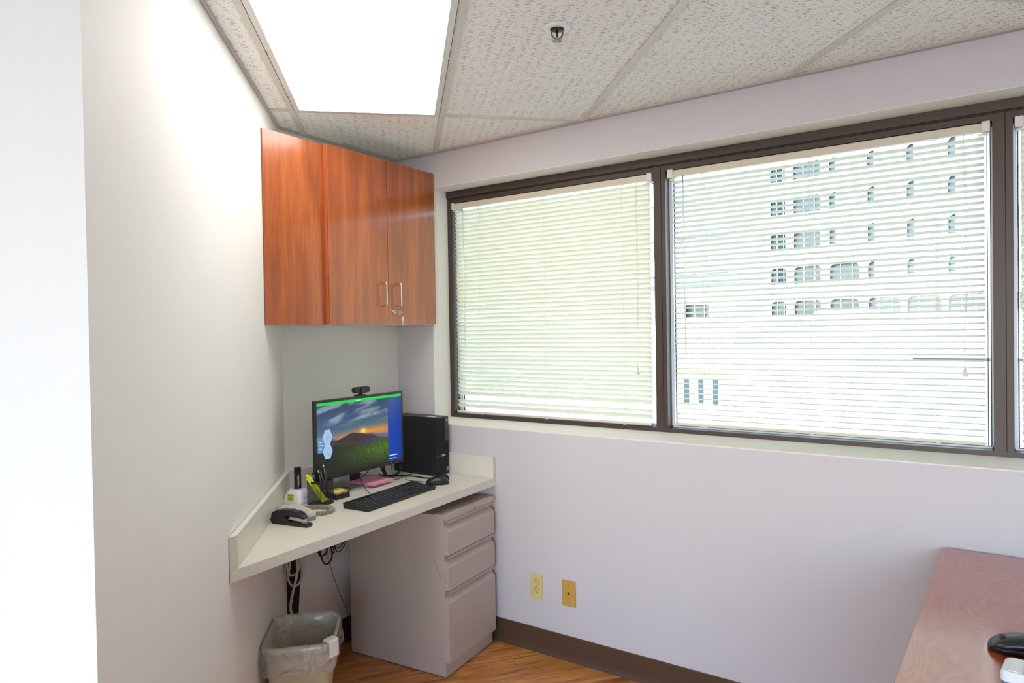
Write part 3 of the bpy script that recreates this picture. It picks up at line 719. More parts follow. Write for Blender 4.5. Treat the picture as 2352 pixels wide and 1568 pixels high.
# screen picture
SW, SH = W_-.026, Hm-.030
def screen():
    nx, ny = 400, 230
    me = bpy.data.meshes.new('display'); vs = []; fs = []; cols = []
    def mixc(a, b, t): t = max(0, min(1, t)); return tuple(a[i]*(1-t)+b[i]*t for i in range(3))
    def fb(x, y, s, seed=0): return noise.fractal(Vector((x*s, y*s, seed)), 1.0, 2.1, 5)
    for j in range(ny+1):
        for i in range(nx+1):
            u, v = i/nx, j/ny
            vs.append(((u-.5)*SW, 0, (v-.5)*SH))
            r1 = .475+.055*math.exp(-((u-.40)/.10)**2)+.02*math.exp(-((u-.62)/.05)**2)-.03*max(0, (u-.5))+.008*fb(u, 0, 6, 2)-.02*math.exp(-((u-.2)/.06)**2)
            r1 -= max(0, u-.52)*.35
            rfar = .465+.02*math.sin(u*14)+.012*fb(u, 0, 9, 9)
            r2 = .44+(.22-u)*.22 if u < .6 else .33+(u-.6)*.35
            r2 = .36-(u-.05)*.22 if u < .55 else .25+(u-.55)*.32
            if v > r1 and v > rfar:
                t = (v-.46)/.54
                c = mixc((150, 128, 112), (66, 96, 124), t/.25) if t < .25 else mixc((66, 96, 124), (44, 62, 92), (t-.25)/.75)
                d = math.exp(-abs(v-(.50+.05*(u-.4)))/.055)*math.exp(-((u-.62)/.34)**2); c = mixc(c, (226, 140, 52), d*1.0)
                sg = math.exp(-(((u-.515)/.035)**2+((v-.53)/.04)**2)); c = mixc(c, (255, 200, 70), sg)
                sp_ = math.exp(-(((u-.515)/.009)**2+((v-.53)/.012)**2)); c = mixc(c, (255, 250, 210), sp_)
                cl_ = fb(u*.9+v*.4, v*3.2-u*.9, 3.0, 4); cl_ = max(0, cl_-.02)*1.6*min(1, max(0, (v-.56)*5)); c = mixc(c, (150, 166, 180), min(.75, cl_))
            elif v > r1: c = mixc((96, 92, 122), (116, 108, 136), (v-r1)*10)
            elif v > r2+.06: c = mixc((58, 46, 46), (72, 76, 96), max(0, u-.45)*2.2); c = mixc(c, (90, 100, 110), max(0, .03-abs(v-r2-.09))*6)
            else:
                f = fb(u, v*1.6, 34, 1)*.5+.5; dd = max(0, min(1, (u-.12)*1.7))*max(0, min(1, (v+.08)*3.2 if v < .22 else 1-(v-.22)*2.0))
                c = mixc((30, 36, 26), (100, 142, 38), dd*(.15+f*.95)); c = mixc(c, (50, 58, 60), max(0, v-.3)*4)
            c = mixc(c, (30, 32, 30), max(0, .10-v)*3.5)
            if u > .822: c = mixc((16, 62, 158), (52, 74, 136), (v-.55)/.35); c = mixc(c, (12, 44, 140), (u-.90)*6)
            if v > .962: c = (22, 208, 62)
            cols.append(srgb(*c))
    for j in range(ny):
        for i in range(nx): a = j*(nx+1)+i; fs.append((a, a+1, a+nx+2, a+nx+1))
    me.from_pydata(vs, [], fs)
    ca = me.color_attributes.new('picture', 'FLOAT_COLOR', 'POINT')
    for k, c in enumerate(cols): ca.data[k].color = c
    m, N, L, P = new_mat('lit_display'); at = N.new('ShaderNodeVertexColor'); at.layer_name = 'picture'
    P.inputs['Base Color'].default_value = (.004, .004, .005, 1); P.inputs['Roughness'].default_value = .35; P.inputs['Specular IOR Level'].default_value = .25
    L.new(at.outputs[0], P.inputs['Emission Color']); P.inputs['Emission Strength'].default_value = .95
    me.materials.append(m); o = bpy.data.objects.new('display', me); COL.objects.link(o); o.parent = mo; o.location = (0, -.0006, zb0+.018+SH/2); return o
dp = screen()
M['hex'] = emis('pale_blue_tile_glow', (160, 192, 226), .95); M['hexside'] = emis('blue_tile_glow', (104, 144, 190), .9); M['scr_white'] = emis('screen_white', (225, 240, 255), .9); M['scr_grey'] = emis('screen_grey_blue', (116, 142, 178), .9)
mb = B('hexside'); mb.prism([(-SW/2+.002, -.032), (-SW/2+.030, -.032), (-SW/2+.042, 0), (-SW/2+.030, .032), (-SW/2+.002, .032)], -.0008, -.0004, 'Y')
mb.mat(M['hex'])
for zc in (.031, -.031): mb.prism([(-SW/2+.056+.027*math.cos(a)*1.0, zc+.036*math.sin(a)) for a in [R(k*60) for k in range(6)]], -.0012, -.0008, 'Y')
hx = mb.obj('menu_tiles', dp); hx.location = (0, 0, -.022)
for zc, tx in ((.028, 'Technical help'), (.020, 'desk'), (-.038, 'Password'), (-.046, 'reset online')): text(tx, .0065, 'scr_grey', dp, (-SW/2+.056, -.0013, zc-.022), (R(90), 0, 0))
for k, tx in enumerate(('Tap on', 'Remote', 'login')): text(tx, .0085, 'scr_white', dp, (-SW/2+.006, -.0010, .014-k*.014-.022), (R(90), 0, 0), ax='LEFT')
mb = B('scr_grey'); 
mb = None
for zc in (.046, -.016): ic = B('scr_grey').tube([(-SW/2+.050, 0, zc), (-SW/2+.062, 0, zc), (-SW/2+.062, 0, zc-.010), (-SW/2+.050, 0, zc-.010)], .0004, 4, 1, True).obj('tile_icon', dp); ic.location = (0, -.0014, -.022)
text('Standard Desktop', .0075, 'scr_white', dp, (SW*.322+.006, -.001, -SH/2+.026), (R(90), 0, 0), ax='LEFT', bold=.0003)
text('Computer for Patient', .0052, 'scr_white', dp, (SW*.322+.006, -.001, -SH/2+.011), (R(90), 0, 0), ax='LEFT')
text('Log Off', .008, 'scr_white', dp, (-SW/2+.028, -.001, -SH/2+.018), (R(90), 0, 0))
mb = B('scr_grey'); x0 = -SW/2
mb.tube([(x0+.01, 0, .0), (x0+.046, 0, .0), (x0+.046, 0, .014), (x0+.01, 0, .014)], .0004, 4, 1, True); o_ = mb.obj('button_outline', dp); o_.location = (0, -.001, -SH/2+.011)
text('Disposable', .007, 'scr_white', dp, (-.02, -.001, SH/2-.006), (R(90), 0, 0))

# webcam
wc = thing('webcam', 'black webcam clipped on top of the monitor', 'webcam', bpt(2.203, 2.258, ZD+zb0+Hm), PSI)
mb = B('black'); mb.box(-.022, .022, -.006, .024, .0005, .006, .001); mb.box(-.014, .014, .014, .022, -.035, .001); mb.cyl((0, .004, .004), (0, .004, .014), .012, .008); mb.obj('clip', wc)
mb = B('black'); mb.prism(rrect(0, .027, .092, .028, .012, 6), -.012, .012, 'Y', bev=.003); mb.obj('body', wc)
B('black_gloss').prism(rrect(.002, .027, .030, .031, .010, 6), -.0165, -.0120, 'Y').obj('lens_cover', wc)

# ------------------------------------------------------------ computer tower
tw = thing('computer_tower', 'black upright computer tower beside the monitor', 'computer', (2.601, 2.350, ZD))
mb = B('black'); mb.box(-.0465, .0465, -.131, .147, .0035, .290, .0015)
for a in (-.035, .035):
    for c in (-.11, .12): mb.cyl((a, c, 0), (a, c, .004), .008)
mb.obj('case', tw)
mb = B('black_gloss'); mb.box(-.0465, .0465, -.1405, -.132, .004, .2895, .001)
mb.mat(M['black'])
for k in range(15):
    x = -.041+k*.0058
    if x > .014: mb.box(x, x+.0028, -.1430, -.1405, .008, .168)
    else: mb.box(x, x+.0028, -.1430, -.1405, .008, .092); mb.box(x, x+.0028, -.1430, -.1405, .104, .286)
fb_ = mb.obj('front_bezel', tw)
mb = B('dgrey_pl'); mb.mats[0] = M['port'] = plain('port_panel', (72, 72, 72), .45); mb.box(.018, .0435, -.1445, -.1405, .172, .286, .0008)
mb.mat(M['ink']); mb.box(.030, .033, -.1452, -.1445, .232, .236)
for z in (.222, .212, .202, .192): mb.box(.026, .036, -.1452, -.1445, z, z+.004)
mb.obj('port_panel', fb_)
mb = B('chrome'); mb.lathe([(.0001, 0), (.006, 0), (.006, .001), (.0001, .001)], 20); pb = mb.obj('power_button', fb_); pb.rotation_euler = (R(90), 0, 0); pb.location = (.031, -.1446, .272)
text('DELL', .0125, 'ink_white', fb_, (.005, -.1437, .0985), (R(90), 0, 0), bold=.0003)
B('blue_sticker').box(.024, .040, -.1437, -.1430, .018, .040).obj('badge', fb_)
text('intel', .007, 'ink_white', fb_, (.032, -.1441, .033), (R(90), 0, 0)); text('CORE i5', .0035, 'ink_white', fb_, (.032, -.1441, .022), (R(90), 0, 0))
B('sticker_white').box(-.026, -.002, -.11, -.055, .2901, .2904).obj('top_sticker', tw)

# ------------------------------------------------------------ keyboard (104 keys, the 100 largest as parts)
KA = R(4.2)
kb = thing('keyboard', 'black full-size wired keyboard on the desk', 'keyboard', (2.122, 2.092, ZD), KA)
KW, KD = .448, .138
mb = B('black'); rings = []
def hz(y): return .012+(y+KD/2)/KD*.012
mb.prism([(-KD/2+.004, 0), (-KD/2, .010), (-KD/2+.001, .0125), (KD/2-.001, .024), (KD/2, .021), (KD/2-.004, .0)], -KW/2, KW/2, 'X', bev=.0008)
mb.obj('case', kb)
keym = {}
def keymesh(wu):
    if wu in keym: return keym[wu]
    kw = wu*.0187-.0022; m_ = B('black_key')
    lo = rrect(0, 0, kw, .0160, .0015, 2); hi = rrect(0, .0008, kw-.004, .0125, .002, 2)
    m_.loft([[(x, y, 0) for x, y in lo], [(x, y, .0040) for x, y in hi]], smooth=False)
    m_.mat(M['legend']); m_.box(-min(.0035, kw/2-.005), -min(.0035, kw/2-.005)+.0030, .0012, .0050, .0040, .00415)
    keym[wu] = m_.mesh('key'); return keym[wu]
M['legend'] = plain('key_legend', (150, 170, 185), .5)
rows = [[1, .6, 1, 1, 1, 1, .35, 1, 1, 1, 1, .35, 1, 1, 1, 1], [1]*13+[2], [1.5]+[1]*12+[1.5], [1.75]+[1]*11+[2.25], [2.25]+[1]*10+[2.75], [1.25, 1.25, 1.25, 6.25, 1.25, 1.25, 1.25, 1.25]]
spots = []
for r_, row in enumerate(rows):
    x = -KW/2+.010
    y = KD/2-.016-r_*.0193-(.003 if r_ else 0)
    for wu in row:
        if r_ == 0 and wu < .9: x += wu*.0187; continue
        spots.append((x+wu*.0187/2, y, wu)); x += wu*.0187
xn = -KW/2+.010+15*.0187+.006
for r_ in (0, 1, 2):
    for c in range(3): spots.append((xn+(c+.5)*.0187, KD/2-.016-r_*.0193-(.003 if r_ else 0), 1))
spots.append((xn+1.5*.0187, KD/2-.016-4*.0193-.003, 1))
for c in range(3): spots.append((xn+(c+.5)*.0187, KD/2-.016-5*.0193-.003, 1))
xp = xn+3*.0187+.006
for r_ in range(1, 6):
    for c in range(4): spots.append((xp+(c+.5)*.0187, KD/2-.016-r_*.0193-.003, 1))
spots = [s for s in spots if s[0] < KW/2-.004]
spots.sort(key=lambda s: s[1]-s[0]*.2)
tl = math.atan2(.012, KD)
rest = []
for i, (x, y, wu) in enumerate(spots):
    if i < 100:
        o = bpy.data.objects.new('key', keymesh(wu)); COL.objects.link(o); o.parent = kb; o.location = (x, y, hz(y)-.0006); o.rotation_euler = (tl, 0, 0)
    else: rest.append((x, y))
if rest:
    mb = B('black_key')
    for x, y in rest: mb.box(x-.008, x+.008, y-.0075, y+.0075, hz(y)-.001, hz(y)+.0036, .001)
    mb.mat(M['legend'])
    for x, y in rest: mb.box(x-.003, x, y, y+.0035, hz(y)+.0036, hz(y)+.0038)
    tag(mb.obj('keys', kb), kind='stuff')

# ------------------------------------------------------------ mice
def mouse(name, label, loc, rz, L_=.115, W=.063, Hh=.038):
    t = thing(name, label, 'mouse', loc, rz)
    def shape(z0, z1, lo):
        rings = []; n = 22
        for i in range(n+1):
            u = -1+2*i/n; u = math.copysign(1-(1-abs(u))**1.6, u) if abs(u) < 1 else u
            u = max(-.9995, min(.9995, u)); x = L_/2*u
            wd = W/2*(1-abs(u)**2.6)**.5*(1-.08*math.exp(-((u-.15)/.35)**2))
            top = Hh*(.12*(1-abs(u)**10)**.5+.88*max(0, 1-((u+.22)/1.225)**2 if u > -.22 else 1-((u+.22)/.783)**2)**.6)
            top = max(top, Hh*.05)
            mid = min(top, Hh*(.38+.10*math.exp(-((u-.1)/.5)**2)))
            rr = []
            for k in range(24):
                a = 2*math.pi*k/24; ca, sa = math.cos(a), math.sin(a)
                yy = wd*math.copysign(abs(ca)**.7, ca)
                if lo: z = .0015+mid*(.5+.5*math.copysign(abs(sa)**.5, sa)); yy *= (.88 if sa < -.2 else 1)
                else: z = mid+(top-mid)*max(0, sa)**.75 if sa > 0 else mid-.001; yy *= 1.01
                rr.append((x, yy, z))
            rings.append(rr)
        return rings
    B('black_gloss').loft(shape(0, 0, False)).obj('shell', t)
    B('black').loft(shape(0, 0, True)).obj('underbody', t)
    B('black_gloss').cyl((L_*.27, -.0035, Hh*.76), (L_*.27, .0035, Hh*.76), .006).obj('scroll_wheel', t)
    return t
# nose of the mouse is local +x
mouse('computer_mouse', 'black wired mouse beside the keyboard on the corner desk', (2.428, 2.098, ZD), R(133), .112)
mouse('computer_mouse', 'black mouse on the cherry desk at the right edge', (1.891, -.074, .76), R(100), .125, .075, .042)
# note: nose points away so the rounded tail faces the room

# small black box with a red light
kv = thing('switch_box', 'small flat black switch box with a red light behind the mouse', 'switch box', (2.515, 2.148, ZD), R(-40))
B('black').box(-.034, .034, -.026, .026, .001, .018, .003).obj('case', kv)
mb = B('dgrey_pl'); mb.box(-.004, .008, -.006, .004, .018, .0184); mb.obj('badge', kv)
B('red_led').cyl((-.026, .012, .018), (-.026, .012, .0186), .0022).obj('indicator_light', kv)

# ------------------------------------------------------------ pink pad, pens, notes
pk = thing('pink_note_pad', 'stack of pink paper lying on the monitor stand base', 'note pad', (2.272, 2.372, ZD+.0113), R(3))
mb = B('pink')
for k in range(6):
    j = random.uniform(-.0008, .0008); mb.box(-.072+j, .070+j, -.076-j, .076-j, k*.0017, k*.0017+.0014)
mb.obj('paper_stack', pk)

pc = thing('pen_cup', 'square black wire mesh pen cup', 'pen cup', (1.893, 2.280, ZD), R(6))
hs = .0365
mb = B('wiremesh')
for a in ((-hs, -hs, hs, -hs), (hs, -hs, hs, hs), (hs, hs, -hs, hs), (-hs, hs, -hs, -hs)):
    vs = [mb.bm.verts.new(p) for p in ((a[0], a[1], .006), (a[2], a[3], .006), (a[2], a[3], .098), (a[0], a[1], .098))]; mb.face(vs)
mb.obj('mesh_wall', pc)
mb = B('black'); mb.box(-hs-.001, hs+.001, -hs-.001, hs+.001, .0, .008, .001)
mb.obj('bottom_tray', pc)
mb = B('black')
for a in ((-hs-.001, hs+.001, -hs-.001, -hs+.0005), (-hs-.001, hs+.001, hs-.0005, hs+.001), (-hs-.001, -hs+.0005, -hs, hs), (hs-.0005, hs+.001, -hs, hs)): mb.box(*a, .092, .101)
for sx in (-1, 1):
    for sy in (-1, 1): mb.cyl((sx*hs, sy*hs, .006), (sx*hs, sy*hs, .1), .0013, n=6)
mb.obj('rim', pc)
cm = pc.location
def pen(name, label, cat, p0, p1, r, body, cap, parts, group=None):
    a = Vector(p0)+Vector(cm); b = Vector(p1)+Vector(cm)
    t = thing(name, label, cat, tuple(a), 0, group)
    t.rotation_mode = 'QUATERNION'; t.rotation_quaternion = (b-a).to_track_quat('Z', 'X'); L_ = (b-a).length
    parts(t, L_, r)
    return t
def hi_parts(t, L_, r):
    B('hi').prism(rrect(0, 0, .024, .014, .005, 3), .004, L_*.66).obj('barrel', t)
    B('hi').prism(rrect(0, 0, .021, .013, .005, 3), L_*.66, L_-.012).obj('cap', t)
    B('hi').cyl((0, 0, L_-.013), (0, 0, L_), .008, .006, 10).obj('cap_end', t)
    o = text('Major', .014, 'ink', t, (0, -.0073, L_*.38), (R(90), R(-90), 0)); 
pen('highlighter', 'fat yellow highlighter standing in the pen cup', 'highlighter', (.004, -.024, .011), (-.046, .030, .128), .008, 'hi', 'hi', hi_parts)
def pen_parts(t, L_, r):
    B('black_gloss').cyl((0, 0, .012), (0, 0, L_-.012), r, r, 12).obj('barrel', t)
    B('chrome').cyl((0, 0, 0), (0, 0, .012), .0012, r*.9, 12).obj('tip', t)
    B('chrome').cyl((0, 0, L_-.012), (0, 0, L_), r*.7, r*.65, 12).obj('button', t)
    B('black_gloss').box(-r*1.9, -r*1.2, -.002, .002, L_-.05, L_-.014).obj('clip', t)
pen('pen', 'black click pen with a silver button, middle of the pen cup', 'pen', (.006, -.024, .010), (.004, .018, .140), .005, '', '', pen_parts)
pen('pen', 'tallest black pen with a broad silver top in the pen cup', 'pen', (.030, -.020, .010), (.020, .004, .162), .0062, '', '', pen_parts)
def dpen(t, L_, r):
    B('black_gloss').cyl((0, 0, .006), (0, 0, L_), r, r*.8, 12).obj('barrel', t); B('black').cyl((0, 0, 0), (0, 0, .006), .002, r, 10).obj('tip', t)
pen('pen', 'plain black pen behind the highlighter in the pen cup', 'pen', (.010, .004, .010), (-.012, .032, .132), .005, '', '', dpen)
pen('pencil', 'dark grey pencil leaning across the right of the pen cup', 'pencil', (.033, -.032, .010), (.002, -.005, .122), .0038, '', '', dpen)

nt_ = thing('note_tray', 'black sticky note holder with clear rim beside the pen cup', 'note holder', (2.018, 2.315, ZD), R(0))
mb = B('black'); mb.prism([(-.050, -.044), (.028, -.044), (.046, .040), (-.034, .044)], 0, .022, bev=.002); mb.obj('tray', nt_)
mb = B('acrylic'); mb.tube([(-.05, -.046, .026), (-.01, -.048, .027), (.03, -.045, .028), (.048, -.02, .030), (.054, .02, .031), (.045, .045, .030), (.0, .048, .029)], .0035, 8); mb.obj('clear_rim', nt_)
mb = B('chrome'); mb.tube([(-.05, -.0465, .0255), (-.01, -.0485, .0265), (.03, -.0455, .0275), (.049, -.02, .0295)], .0008, 5); mb.obj('rim_glint', nt_)
yn = thing('sticky_notes', 'pale yellow sticky notes in the black holder', 'sticky notes', (2.018, 2.315, ZD+.0222), R(0))
mb = B('yellow_paper')
for k in range(5): j = random.uniform(-.0006, .0006); mb.prism([(-.042+j, -.038), (.022+j, -.038), (.037, .034+j), (-.028, .037)], k*.0016, k*.0016+.0013)
mb.obj('note_block', yn)

# ------------------------------------------------------------ charger with handle
ch = thing('charging_base', 'white charging cradle with a lime sticker by the corner', 'charger', (1.862, 2.385, ZD), R(10))
rs = []
for z, w_, d_, r_ in ((0, .088, .098, .012), (.012, .088, .098, .014), (.014, .086, .096, .016), (.035, .080, .088, .02), (.050, .068, .074, .022), (.058, .056, .060, .02), (.060, .048, .052, .016)):
    rs.append([(x, y+.002*(z/.06), z) for x, y in rrect(0, 0, w_, d_, r_, 5)])
B('white_pl').loft(rs).obj('housing', ch)
mb = B('dgrey_pl'); mb.mats[0] = plain('slot_lavender', (150, 152, 176), .5); mb.box(-.016, .020, -.022, .020, .0598, .0606); mb.obj('slot', ch)
o = B('sticker_lime').box(-.0006, .0, -.018, .018, -.014, .014).obj('sticker', ch); o.location = (-.0418, .004, .030); o.rotation_euler = (0, R(9), 0)
for k in range(4):
    o = text(('RECHARGE', 'after every', 'patient use', 'thank you')[k], .0048, 'ink', ch, (-.0425-.0007*k+.0005, .004, .0385-k*.0055), (R(90), R(0), R(-90)))
text('Welch', .0068, 'ink_green', ch, (-.012, -.0476, .028), (R(80), 0, 0)); text('Allyn', .0068, 'ink_blue', ch, (.0055, -.0476, .028), (R(80), 0, 0))
B('hi').cyl((.020, -.0496, .008), (.020, -.0485, .008), .0026, n=12).obj('indicator_light', ch)
hd = thing('battery_handle', 'black instrument handle standing upright in the white cradle', 'handle', (1.862, 2.386, ZD+.0608), R(-8))
mb = B('black_gloss'); mb.prism(rrect(0, 0, .030, .018, .008, 5), -.0, .088, bev=.002); mb.cyl((-.007, 0, .086), (-.007, 0, .091), .007, .006); mb.cyl((.007, 0, .086), (.007, 0, .090), .007, .006)
mb.obj('grip', hd)
text('WelchAllyn', .0115, 'ink_white', hd, (-.002, -.0093, .034), (R(90), R(-90), 0), bold=.0002)
B('sticker_white').box(.006, .009, -.0094, -.0090, .064, .067).obj('mark', hd)

# ------------------------------------------------------------ hand-held device with coil cord
dv = thing('handheld_device', 'grey handheld device with labels beside the stapler', 'device', (1.712, 2.185, ZD), R(-14))
rs = []
for z, w_, d_, r_ in ((0, .062, .150, .008), (.001, .066, .154, .010), (.016, .068, .158, .012)): rs.append([(x, y, z) for x, y in rrect(0, 0, w_, d_, r_, 4)])
B('dgrey_pl').loft(rs, smooth=False).obj('lower_shell', dv)
rs = []
for k, (w_, d_, r_) in enumerate(((.068, .158, .012), (.066, .156, .012), (.058, .148, .012), (.050, .140, .010))):
    z0 = (.0162, .026, .032, .034)[k]; rs.append([(x, y, z0+max(0, y+.02)*.06*(k > 1)) for x, y in rrect(0, 0, w_, d_, r_, 4)])
B('grey_pl').loft(rs, smooth=False).obj('upper_shell', dv)
lb = B('sticker_orange'); lb.box(-.024, .024, -.062, -.058, .034, .0344); lb.box(-.024, .024, -.024, -.020, .034, .0344); lb.box(-.024, .024, -.006, -.002, .0347, .0351); lb.box(-.024, .024, .012, .016, .036, .0364)
lb.mat(M['sticker_lime']).box(-.020, .020, -.044, -.026, .034, .0346); lb.mat(M['sticker_white']).box(-.024, .024, -.057, -.046, .034, .0344); lb.mat(M['dgrey_pl']).box(-.020, .020, -.002, .010, .0350, .0358)
lb.obj('labels', dv)
text('CLEAN', .006, 'ink', dv, (0, -.051, .0346), (0, 0, R(0)))
pr_ = B('lav').lathe([(.0001, -.012), (.010, -.012), (.0135, -.006), (.0145, .002), (.012, .009), (.0001, .012)], 20).obj('probe_knob', dv); pr_.location = (-.040, .108, .018); pr_.rotation_euler = (R(90), 0, R(50))
B('grey_pl').cyl((-.018, .070, .020), (-.036, .102, .018), .008, .010).obj('probe_neck', dv)
# coil
path = [Vector(p) for p in ((.030, .055, .020), (.070, .050, .010), (.110, .020, .010), (.128, -.030, .010), (.118, -.070, .010), (.085, -.085, .010), (.050, -.078, .010), (.034, -.066, .012))]
path = [Matrix.Rotation(R(14), 3, 'Z') @ (p+Vector((.010, .027, 0))) for p in path]
dense = []
for i in range(len(path)-1):
    p0, p1, p2, p3 = path[max(i-1, 0)], path[i], path[i+1], path[min(i+2, len(path)-1)]
    for k in range(60):
        t = k/60; dense.append(.5*((2*p1)+(-p0+p2)*t+(2*p0-5*p1+4*p2-p3)*t*t+(-p0+3*p1-3*p2+p3)*t**3))
hel = []; dist = 0
for i in range(1, len(dense)-1):
    d = (dense[i+1]-dense[i-1]).normalized(); dist += (dense[i]-dense[i-1]).length
    n_ = Vector((-d.y, d.x, 0)).normalized(); up = Vector((0, 0, 1)); a = dist/.0052*2*math.pi
    for sub in range(2):
        aa = a+sub*(dense[i+1]-dense[i]).length/2/.0052*2*math.pi; c_ = dense[i]+(dense[i+1]-dense[i])*(sub/2)
        hel.append(c_+n_*math.cos(aa)*.0066+up*math.sin(aa)*.0066)
B('coil').tube(hel, .0019, 6, 1).obj('coiled_cord', dv)

# second device at the right edge
d2 = thing('handheld_device', 'white and grey labelled device at the lower right corner', 'device', (1.716, -.114, .76), R(-8))
mb = B('dgrey_pl'); mb.mats[0] = M['slate'] = plain('slate_blue_plastic', (112, 126, 146), .45); mb.prism(rrect(0, 0, .085, .155, .016, 5), 0, .018); mb.obj('lower_shell', d2)
rs = []
for z, w_, d_ in ((.0182, .088, .158), (.032, .086, .156), (.038, .078, .148)): rs.append([(x, y, z) for x, y in rrect(0, 0, w_, d_, .014, 4)])
mb = B('white_pl'); mb.loft(rs, smooth=False); mb.obj('upper_shell', d2)
lb = B('sticker_white'); lb.box(-.032, .034, .045, .064, .038, .0388); lb.mat(M['sticker_orange']).box(-.032, .034, .038, .041, .038, .0385); lb.mat(M['sticker_lime']).box(-.030, .032, .010, .034, .038, .0388); lb.obj('labels', d2)

# ------------------------------------------------------------ stapler
st = thing('stapler', 'black desk stapler at the left end of the worktop', 'stapler', (1.630, 2.128, ZD), R(-80)); st.scale = (.9, .9, .95)
mb = B('black'); mb.prism([(-.094, .0), (.090, .0), (.096, .004), (.096, .011), (.088, .014), (.0, .014), (-.030, .034), (-.094, .032), (-.102, .016)], -.017, .017, 'Y', bev=.002)
bs = mb.obj('base', st)
mb = B('black_gloss'); mb.prism([(-.100, .026), (-.094, .045), (-.060, .056), (.0, .060), (.045, .056), (.066, .046), (.078, .030), (.060, .032), (.0, .036), (-.04, .032)], -.015, .015, 'Y', bev=.002); mb.obj('handle', st)
mb = B('chrome'); mb.prism([(-.02, .022), (.070, .019), (.072, .030), (.0, .033)], -.008, .008, 'Y'); mb.obj('magazine', st)
B('chrome').box(.062, .072, -.0095, .0095, .0165, .030).obj('nose_plate', st)
B('chrome').box(.055, .078, -.008, .008, .014, .0146).obj('anvil', st)

# ------------------------------------------------------------ cables
def cable(name, label, pts, r, mat='black_cord', z=None):
    return tag(B(mat).tube(pts, r, 8, 8).obj(name), label, 'cable')
zc = ZD+.0018
cable('keyboard_cable', 'thin black cable looping from the monitor to the keyboard', [(2.185, 2.375, .875), (2.189, 2.368, 0.854), (2.195, 2.363, 0.833), (2.173, 2.321, 0.806), (2.132, 2.249, 0.799), (2.116, 2.206, 0.792), (2.144, 2.189, 0.792), (2.181, 2.183, 0.793), (2.199, 2.163, 0.800)], .0015)
cable('mouse_cable', 'thin black cable running from the mouse towards the tower', [(2.415, 2.135, .797), (2.422, 2.223, zc), (2.415, 2.270, zc), (2.442, 2.315, zc), (2.493, 2.348, .7955), (2.542, 2.356, .7935)], .0015)
cable('video_cable', 'thick black cable lying behind the pink pad', [(2.482, 2.168, 0.799), (2.492, 2.235, 0.7935), (2.491, 2.317, 0.7935), (2.456, 2.398, 0.7935), (2.43, 2.445, 0.7935), (2.42, 2.475, 0.80)], .0032)
cable('usb_cable', 'thin black cable hanging down from the right of the monitor', [(2.37, 2.335, .88), (2.367, 2.331, 0.850), (2.372, 2.333, 0.825), (2.385, 2.340, 0.800), (2.393, 2.329, 0.792), (2.467, 2.352, 0.792), (2.529, 2.359, 0.793)], .0015)
tg = thing('cable_tangle', 'knot of thick black cables behind the monitor', 'cables', (2.42, 2.42, ZD))
B('black_cord').tube([(.02, .02, .002), (-.01, -.01, .004), (-.02, .0, .03), (-.03, .02, .08), (-.04, .03, .14)], .006, 8).obj('cable', tg)
B('black_cord').tube([(-.005, -.01, .005), (.03, -.03, .01), (.05, -.045, .03), (.06, -.045, .05), (.075, -.04, .10)], .0055, 8).obj('cable', tg)
B('black_cord').tube([(.0, .0, .006), (-.005, .01, .05), (.03, .02, .10), (.06, .02, .15)], .0048, 8).obj('cable', tg)
B('black_cord').cyl((.048, -.046, .032), (.062, -.046, .054), .010, .010, 14).obj('ferrite_bead', tg)
cable('webcam_cable', 'thin black cable drooping under the monitor edge', [(2.178, 2.359, .875), (2.184, 2.357, 0.862), (2.209, 2.358, 0.847), (2.238, 2.359, 0.858), (2.248, 2.359, 0.872)], .0014)
cable('charger_cable', 'short black cable behind the white cradle', [(1.905, 2.40, .815), (1.95, 2.40, .812), (1.99, 2.41, .80), (2.03, 2.43, zc)], .0018)

# under the desk
bp = B('black_gap').prism([(1.962, .003), (2.071, .753), (2.071, .753), (1.962, .753)][:1]+[(2.015, .003), (2.083, .752), (1.962, .752)], CB-.012, CB-.002, 'Y')
po = bp.obj('black_panel'); po.rotation_euler = (0, 0, PSI); tag(po, 'tall narrow black panel in the corner under the desk', 'board')  # plain dark panel flat on the back wall
def bl_pts(l, c=2.45): return [bpt(s, c+dc, z) for s, z, dc in l]
wcord = thing('white_cord_bundle', 'looped thick white cord hanging under the desk', 'cord', bpt(1.975, 2.45, .75))
O2 = Vector(wcord.location)
def rel(l, c=2.45): return [Vector(p)-O2 for p in bl_pts(l, c)]
B('white_cord').tube(rel([(1.955, .752, 0), (1.938, .62, 0), (1.945, .50, .0), (1.935, .44, 0), (1.965, .395, .005), (2.0, .40, .005), (2.015, .44, .005), (2.00, .52, .0), (1.975, .62, 0), (1.965, .752, 0)]), .0048, 8).obj('loop', wcord)
B('white_cord').tube(rel([(1.945, .752, -.01), (1.925, .58, -.01), (1.922, .50, -.01), (1.940, .455, -.01), (1.975, .455, -.01), (1.99, .49, -.01), (1.985, .56, -.01), (1.97, .65, -.01), (1.965, .752, -.01)]), .0048, 8).obj('loop', wcord)
B('white_cord').tube(rel([(1.962, .752, -.02), (1.960, .60, -.02), (1.968, .50, -.022), (1.965, .45, -.022), (1.945, .39, -.022), (1.930, .33, -.02), (1.935, .29, -.02), (1.965, .24, -.02), (1.975, .12, -.02), (1.98, .01, -.02)]), .0055, 8).obj('drop_cord', wcord)
bcord = thing('black_cord_bundle', 'coil of black cords hanging below the desk', 'cords', bpt(2.14, 2.45, .75))
O2 = Vector(bcord.location)
B('black_cord').tube(rel([(2.118, .752, 0), (2.108, .60, 0), (2.115, .51, 0), (2.135, .45, 0), (2.165, .44, 0), (2.185, .465, 0), (2.178, .52, 0), (2.15, .62, 0), (2.14, .752, 0)]), .0036, 8).obj('loop', bcord)
